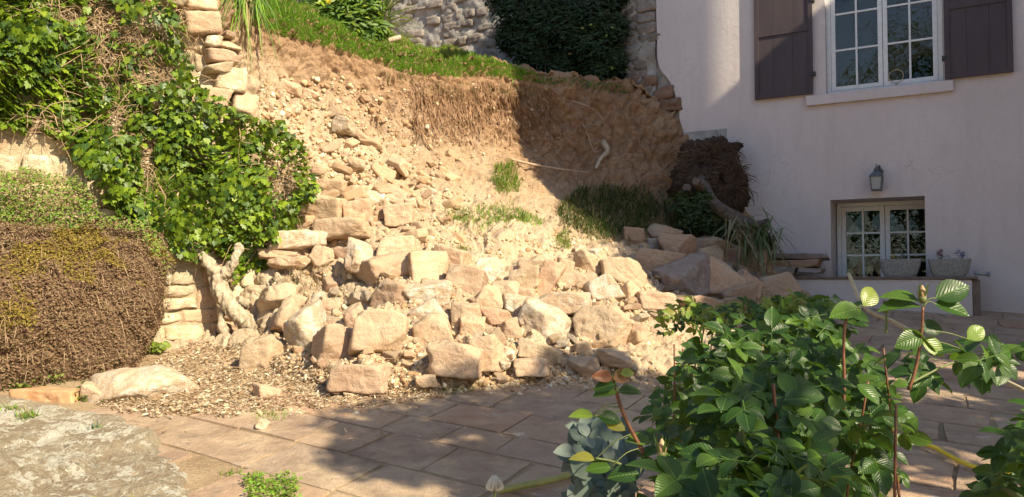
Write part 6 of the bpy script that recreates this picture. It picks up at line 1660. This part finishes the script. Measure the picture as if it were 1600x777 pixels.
    stem([pix(1420, 600, 1.75), pix(1480, 570, 1.78), pix(1530, 556, 1.8), pix(1552, 542, 1.8)], 0.003, M['green_stem'])
    # a leafy side shoot reaching to the right edge
    pts = [pix(rng.uniform(1400, 1600), rng.uniform(530, 600), rng.uniform(1.65, 2.0))[:] for i in range(18)]
    rose_leaves(root, pts, (0.8, 1.25), [M['rose']], 5, ROSE_T, 18)
rose_bush()
def rose_right():
    root = empty('rose_bush', (2.0, 2.0, gz(2.0))); tag(root, 'second rose bush showing only at the bottom right corner', 'rose bush')
    rng = np.random.default_rng(5); pts = []
    while len(pts) < 200:
        d = rng.uniform(1.5, 2.4); px = rng.uniform(1560, 1760); py = rng.uniform(650, 840)
        if px < 1640-(py-650)*0.6+rng.normal(0, 12): continue
        pts.append(pix(px, py, d)[:])
    rose_leaves(root, pts, (0.75, 1.1), [M['rose']], 6, ROSE_T, 200)
    m = MB(); r2 = random.Random(2)
    for i in range(9):
        b = Vector((2.1+r2.uniform(-0.2, 0.3), 2.0+r2.uniform(-.2, .2), gz(2))); t = Vector(pts[r2.randrange(len(pts))]); m.tube(spline([b, (b+t)*0.5+Vector((0, 0, 0.1)), t], 5), 0.006, 6)
    o = m.build('canes', M['green_stem'], root); o.matrix_parent_inverse = Matrix.Translation(-root.location)
rose_right()

def silver_plant():
    root = empty('silver_plant', Vector((0.2, 1.75, gz(1.75)))); tag(root, 'silvery grey plant with broad felted leaves left of the rose bush', 'plant')
    rng = np.random.default_rng(23); P, Nn, S = [], [], []
    for i in range(330):
        px = rng.uniform(880, 980); py = rng.uniform(668, 800)
        if px < 890+abs(py-720)*0.15 or py < 640+abs(px-930)*0.25: continue
        d = 1.75+(720-py)*0.002+rng.normal(0, 0.06); P.append(pix(px, py, d)[:]); Nn.append((rng.normal(0, 0.35), -0.8, rng.uniform(0.1, 0.8))); S.append(rng.uniform(0.028, 0.052))
    T = rot_z_align(np.array(Nn), rng.uniform(0, 6.3, len(P)), np.array(S)); P = np.array(P)
    z = np.array(Nn); z = z/np.linalg.norm(z, axis=1, keepdims=True); up = np.tile(np.array([0, 0, 1.0]), (len(z), 1))+rng.normal(0, 0.6, z.shape); x = up-(up*z).sum(1, keepdims=True)*z; x /= np.linalg.norm(x, axis=1, keepdims=True)
    T = np.stack([x, np.cross(z, x), z], 2)*np.array(S)[:, None, None]
    leaves(root, 'leaf', LV_OVAL, T, P, M['silver'], 300)
    m = MB()
    for i in range(14):
        t = Vector(P[i*5 % len(P)]); b = Vector((0.2+rng.normal(0, 0.05), 1.8, gz(1.8))); m.tube(spline([b, (b+t)*0.5, t], 4), 0.004, 5)
    o = m.build('stems', M['silver'], root); o.matrix_parent_inverse = Matrix.Translation(-root.location)
silver_plant()
def white_flower():
    c = pix(773, 768, 1.7); root = empty('white_flower', c); tag(root, 'white half-open bloom at the bottom edge of the view', 'flower')
    rng = random.Random(4)
    for i in range(11):
        a = i*2.4; tl = 18+i*3; V, F, U = tmpl_leaf(6, 0.95, -0.5, -0.7)
        T = Matrix.Rotation(a, 3, 'Z')@Matrix.Rotation(R(-tl-52+i*4), 3, 'Y'); mesh_np('petal', (V*0.034)@np.array(T).T, F, M['petal'], root, uv=U)
    m = MB(); m.tube(spline([(0, 0, 0), (0.01, 0, -0.2), (0.05, 0.05, -0.7), (0.06, 0.1, gz(1.7)-c.z)], 5), 0.004, 6); m.build('stem', M['green_stem'], root)
white_flower()
def hoses():
    def line(name, P, r, mat, label, cat):
        m = MB(); m.tube(spline(P, 8), r, 10); tag(m.build(name, mat), label, cat)
    U = Vector((0, 0, 1))
    line('cane', [pix(1326, 428, 3.6), pix(1352, 480, 3.4), pix(1400, 505, 3.2), pix(1500, 560, 2.9), pix(1610, 615, 2.6)], 0.008, M['cane'], 'pale thin cane crossing in front of the terrace at the right', 'cane')
    g = lambda px, py: gnd(px, py)+U*0.04
    line('garden_hose', [g(1405, 668), g(1440, 702), g(1462, 712), g(1500, 733), g(1530, 744), g(1580, 752), g(1660, 760)], 0.012, M['hose'], 'bright yellow garden hose lying on the sunlit flagstones', 'hose')
    line('garden_hose', [g(780, 781), g(820, 772), g(868, 762), g(905, 750), g(960, 735)], 0.017, M['hose_green'], 'olive yellow hose end on the paving beside the white bloom', 'hose')
hoses()

# ------------------------------------------------------------------ trees outside the view: they shade the paving and stand in the window glass
def tree(name, label, base, h, lobes, n, seed, size=0.10, mat='tree'):
    root = empty(name, base); tag(root, label, 'tree')
    rng = np.random.default_rng(seed); P, Nn = [], []; tot = sum(l[2] for l in lobes)
    for c, rad, wgt, lumps in lobes:
        q, nn = crown_points(rng, int(n*wgt/tot), c, rad, lumps, 0.15); P.append(q); Nn.append(nn)
    P = np.concatenate(P); Nn = np.concatenate(Nn)+rng.normal(0, 0.4, (len(P), 3))
    T = rot_z_align(Nn, rng.uniform(0, 6.3, len(P)), rng.uniform(size*0.6, size*1.3, len(P)))
    V0, F0, U0 = LV_TINY
    o = scatter('crown', V0, F0, T, P-np.array(base), M[mat], None, parent=root)
    m = MB(); b = Vector(base)
    for c, rad, wgt, lumps in lobes:
        t = Vector(c); m.tube(spline([b, b*0.7+t*0.3+Vector((0, 0, 0.4)), t], 6), [0.16*(1-0.055*i) for i in range(13)], 8)
        for k in range(7):
            e = t+Vector((rng.normal(0, 0.4)*rad[0], rng.normal(0, 0.4)*rad[1], rng.normal(0, 0.4)*rad[2])); m.tube([t, (t+e)/2+Vector((0, 0, 0.05)), e], [0.035, 0.025, 0.01], 5)
    o = m.build('trunk', M['bark_grey'], root); o.matrix_parent_inverse = Matrix.Translation(-root.location)
def CA(c, a, z): return ((c+1.4142*a)/2, (c-1.4142*a)/2, z)
tree('shade_tree', 'broad leafy tree beside the terrace beyond the right edge', Vector(CA(6.8, 3.0, 0.2)), 5.5,
     [(CA(4.15, 3, 5.1), (0.8, 0.8, 0.8), 0.8, 14), (CA(5.1, 3, 5.1), (0.8, 0.8, 0.8), 0.8, 14), (CA(6.0, 3, 4.8), (1.0, 1.0, 1.0), 1.1, 14), (CA(7.2, 3, 4.62), (1.0, 1.0, 1.0), 1.0, 14), (CA(8.6, 3.1, 4.3), (0.9, 0.9, 1.4), 1.0, 14), (CA(10.4, 3, 6.2), (1.0, 1.0, 2.9), 2.6, 26), (CA(9.8, 3.2, 6.7), (0.6, 0.6, 1.2), 1.6, 16), (CA(2.2, 3.0, 3.75), (0.8, 0.8, 0.8), 0.3, 10)], 46000, 3, 0.11)
for i, (x, y, s) in enumerate(((-4.5, -9.5, 1.9), (-9.5, -12, 2.1), (0.8, -13, 1.7), (-14, -1.0, 1.5))):
    tree('garden_tree', ['dark tree far behind the viewpoint, nearest to the path', 'tallest dark tree behind the viewpoint', 'rounded dark tree standing furthest behind', 'dark tree off to the left of the viewpoint'][i], Vector((x, y, -0.5)), 7*s,
         [((x, y, 3.6*s), (2.2*s, 2.2*s, 2.4*s), 1.0, 16), ((x+1.4*s, y+0.4, 2.2*s), (1.8*s, 1.8*s, 1.7*s), 0.7, 10)], 16000, 100+i, 0.22)
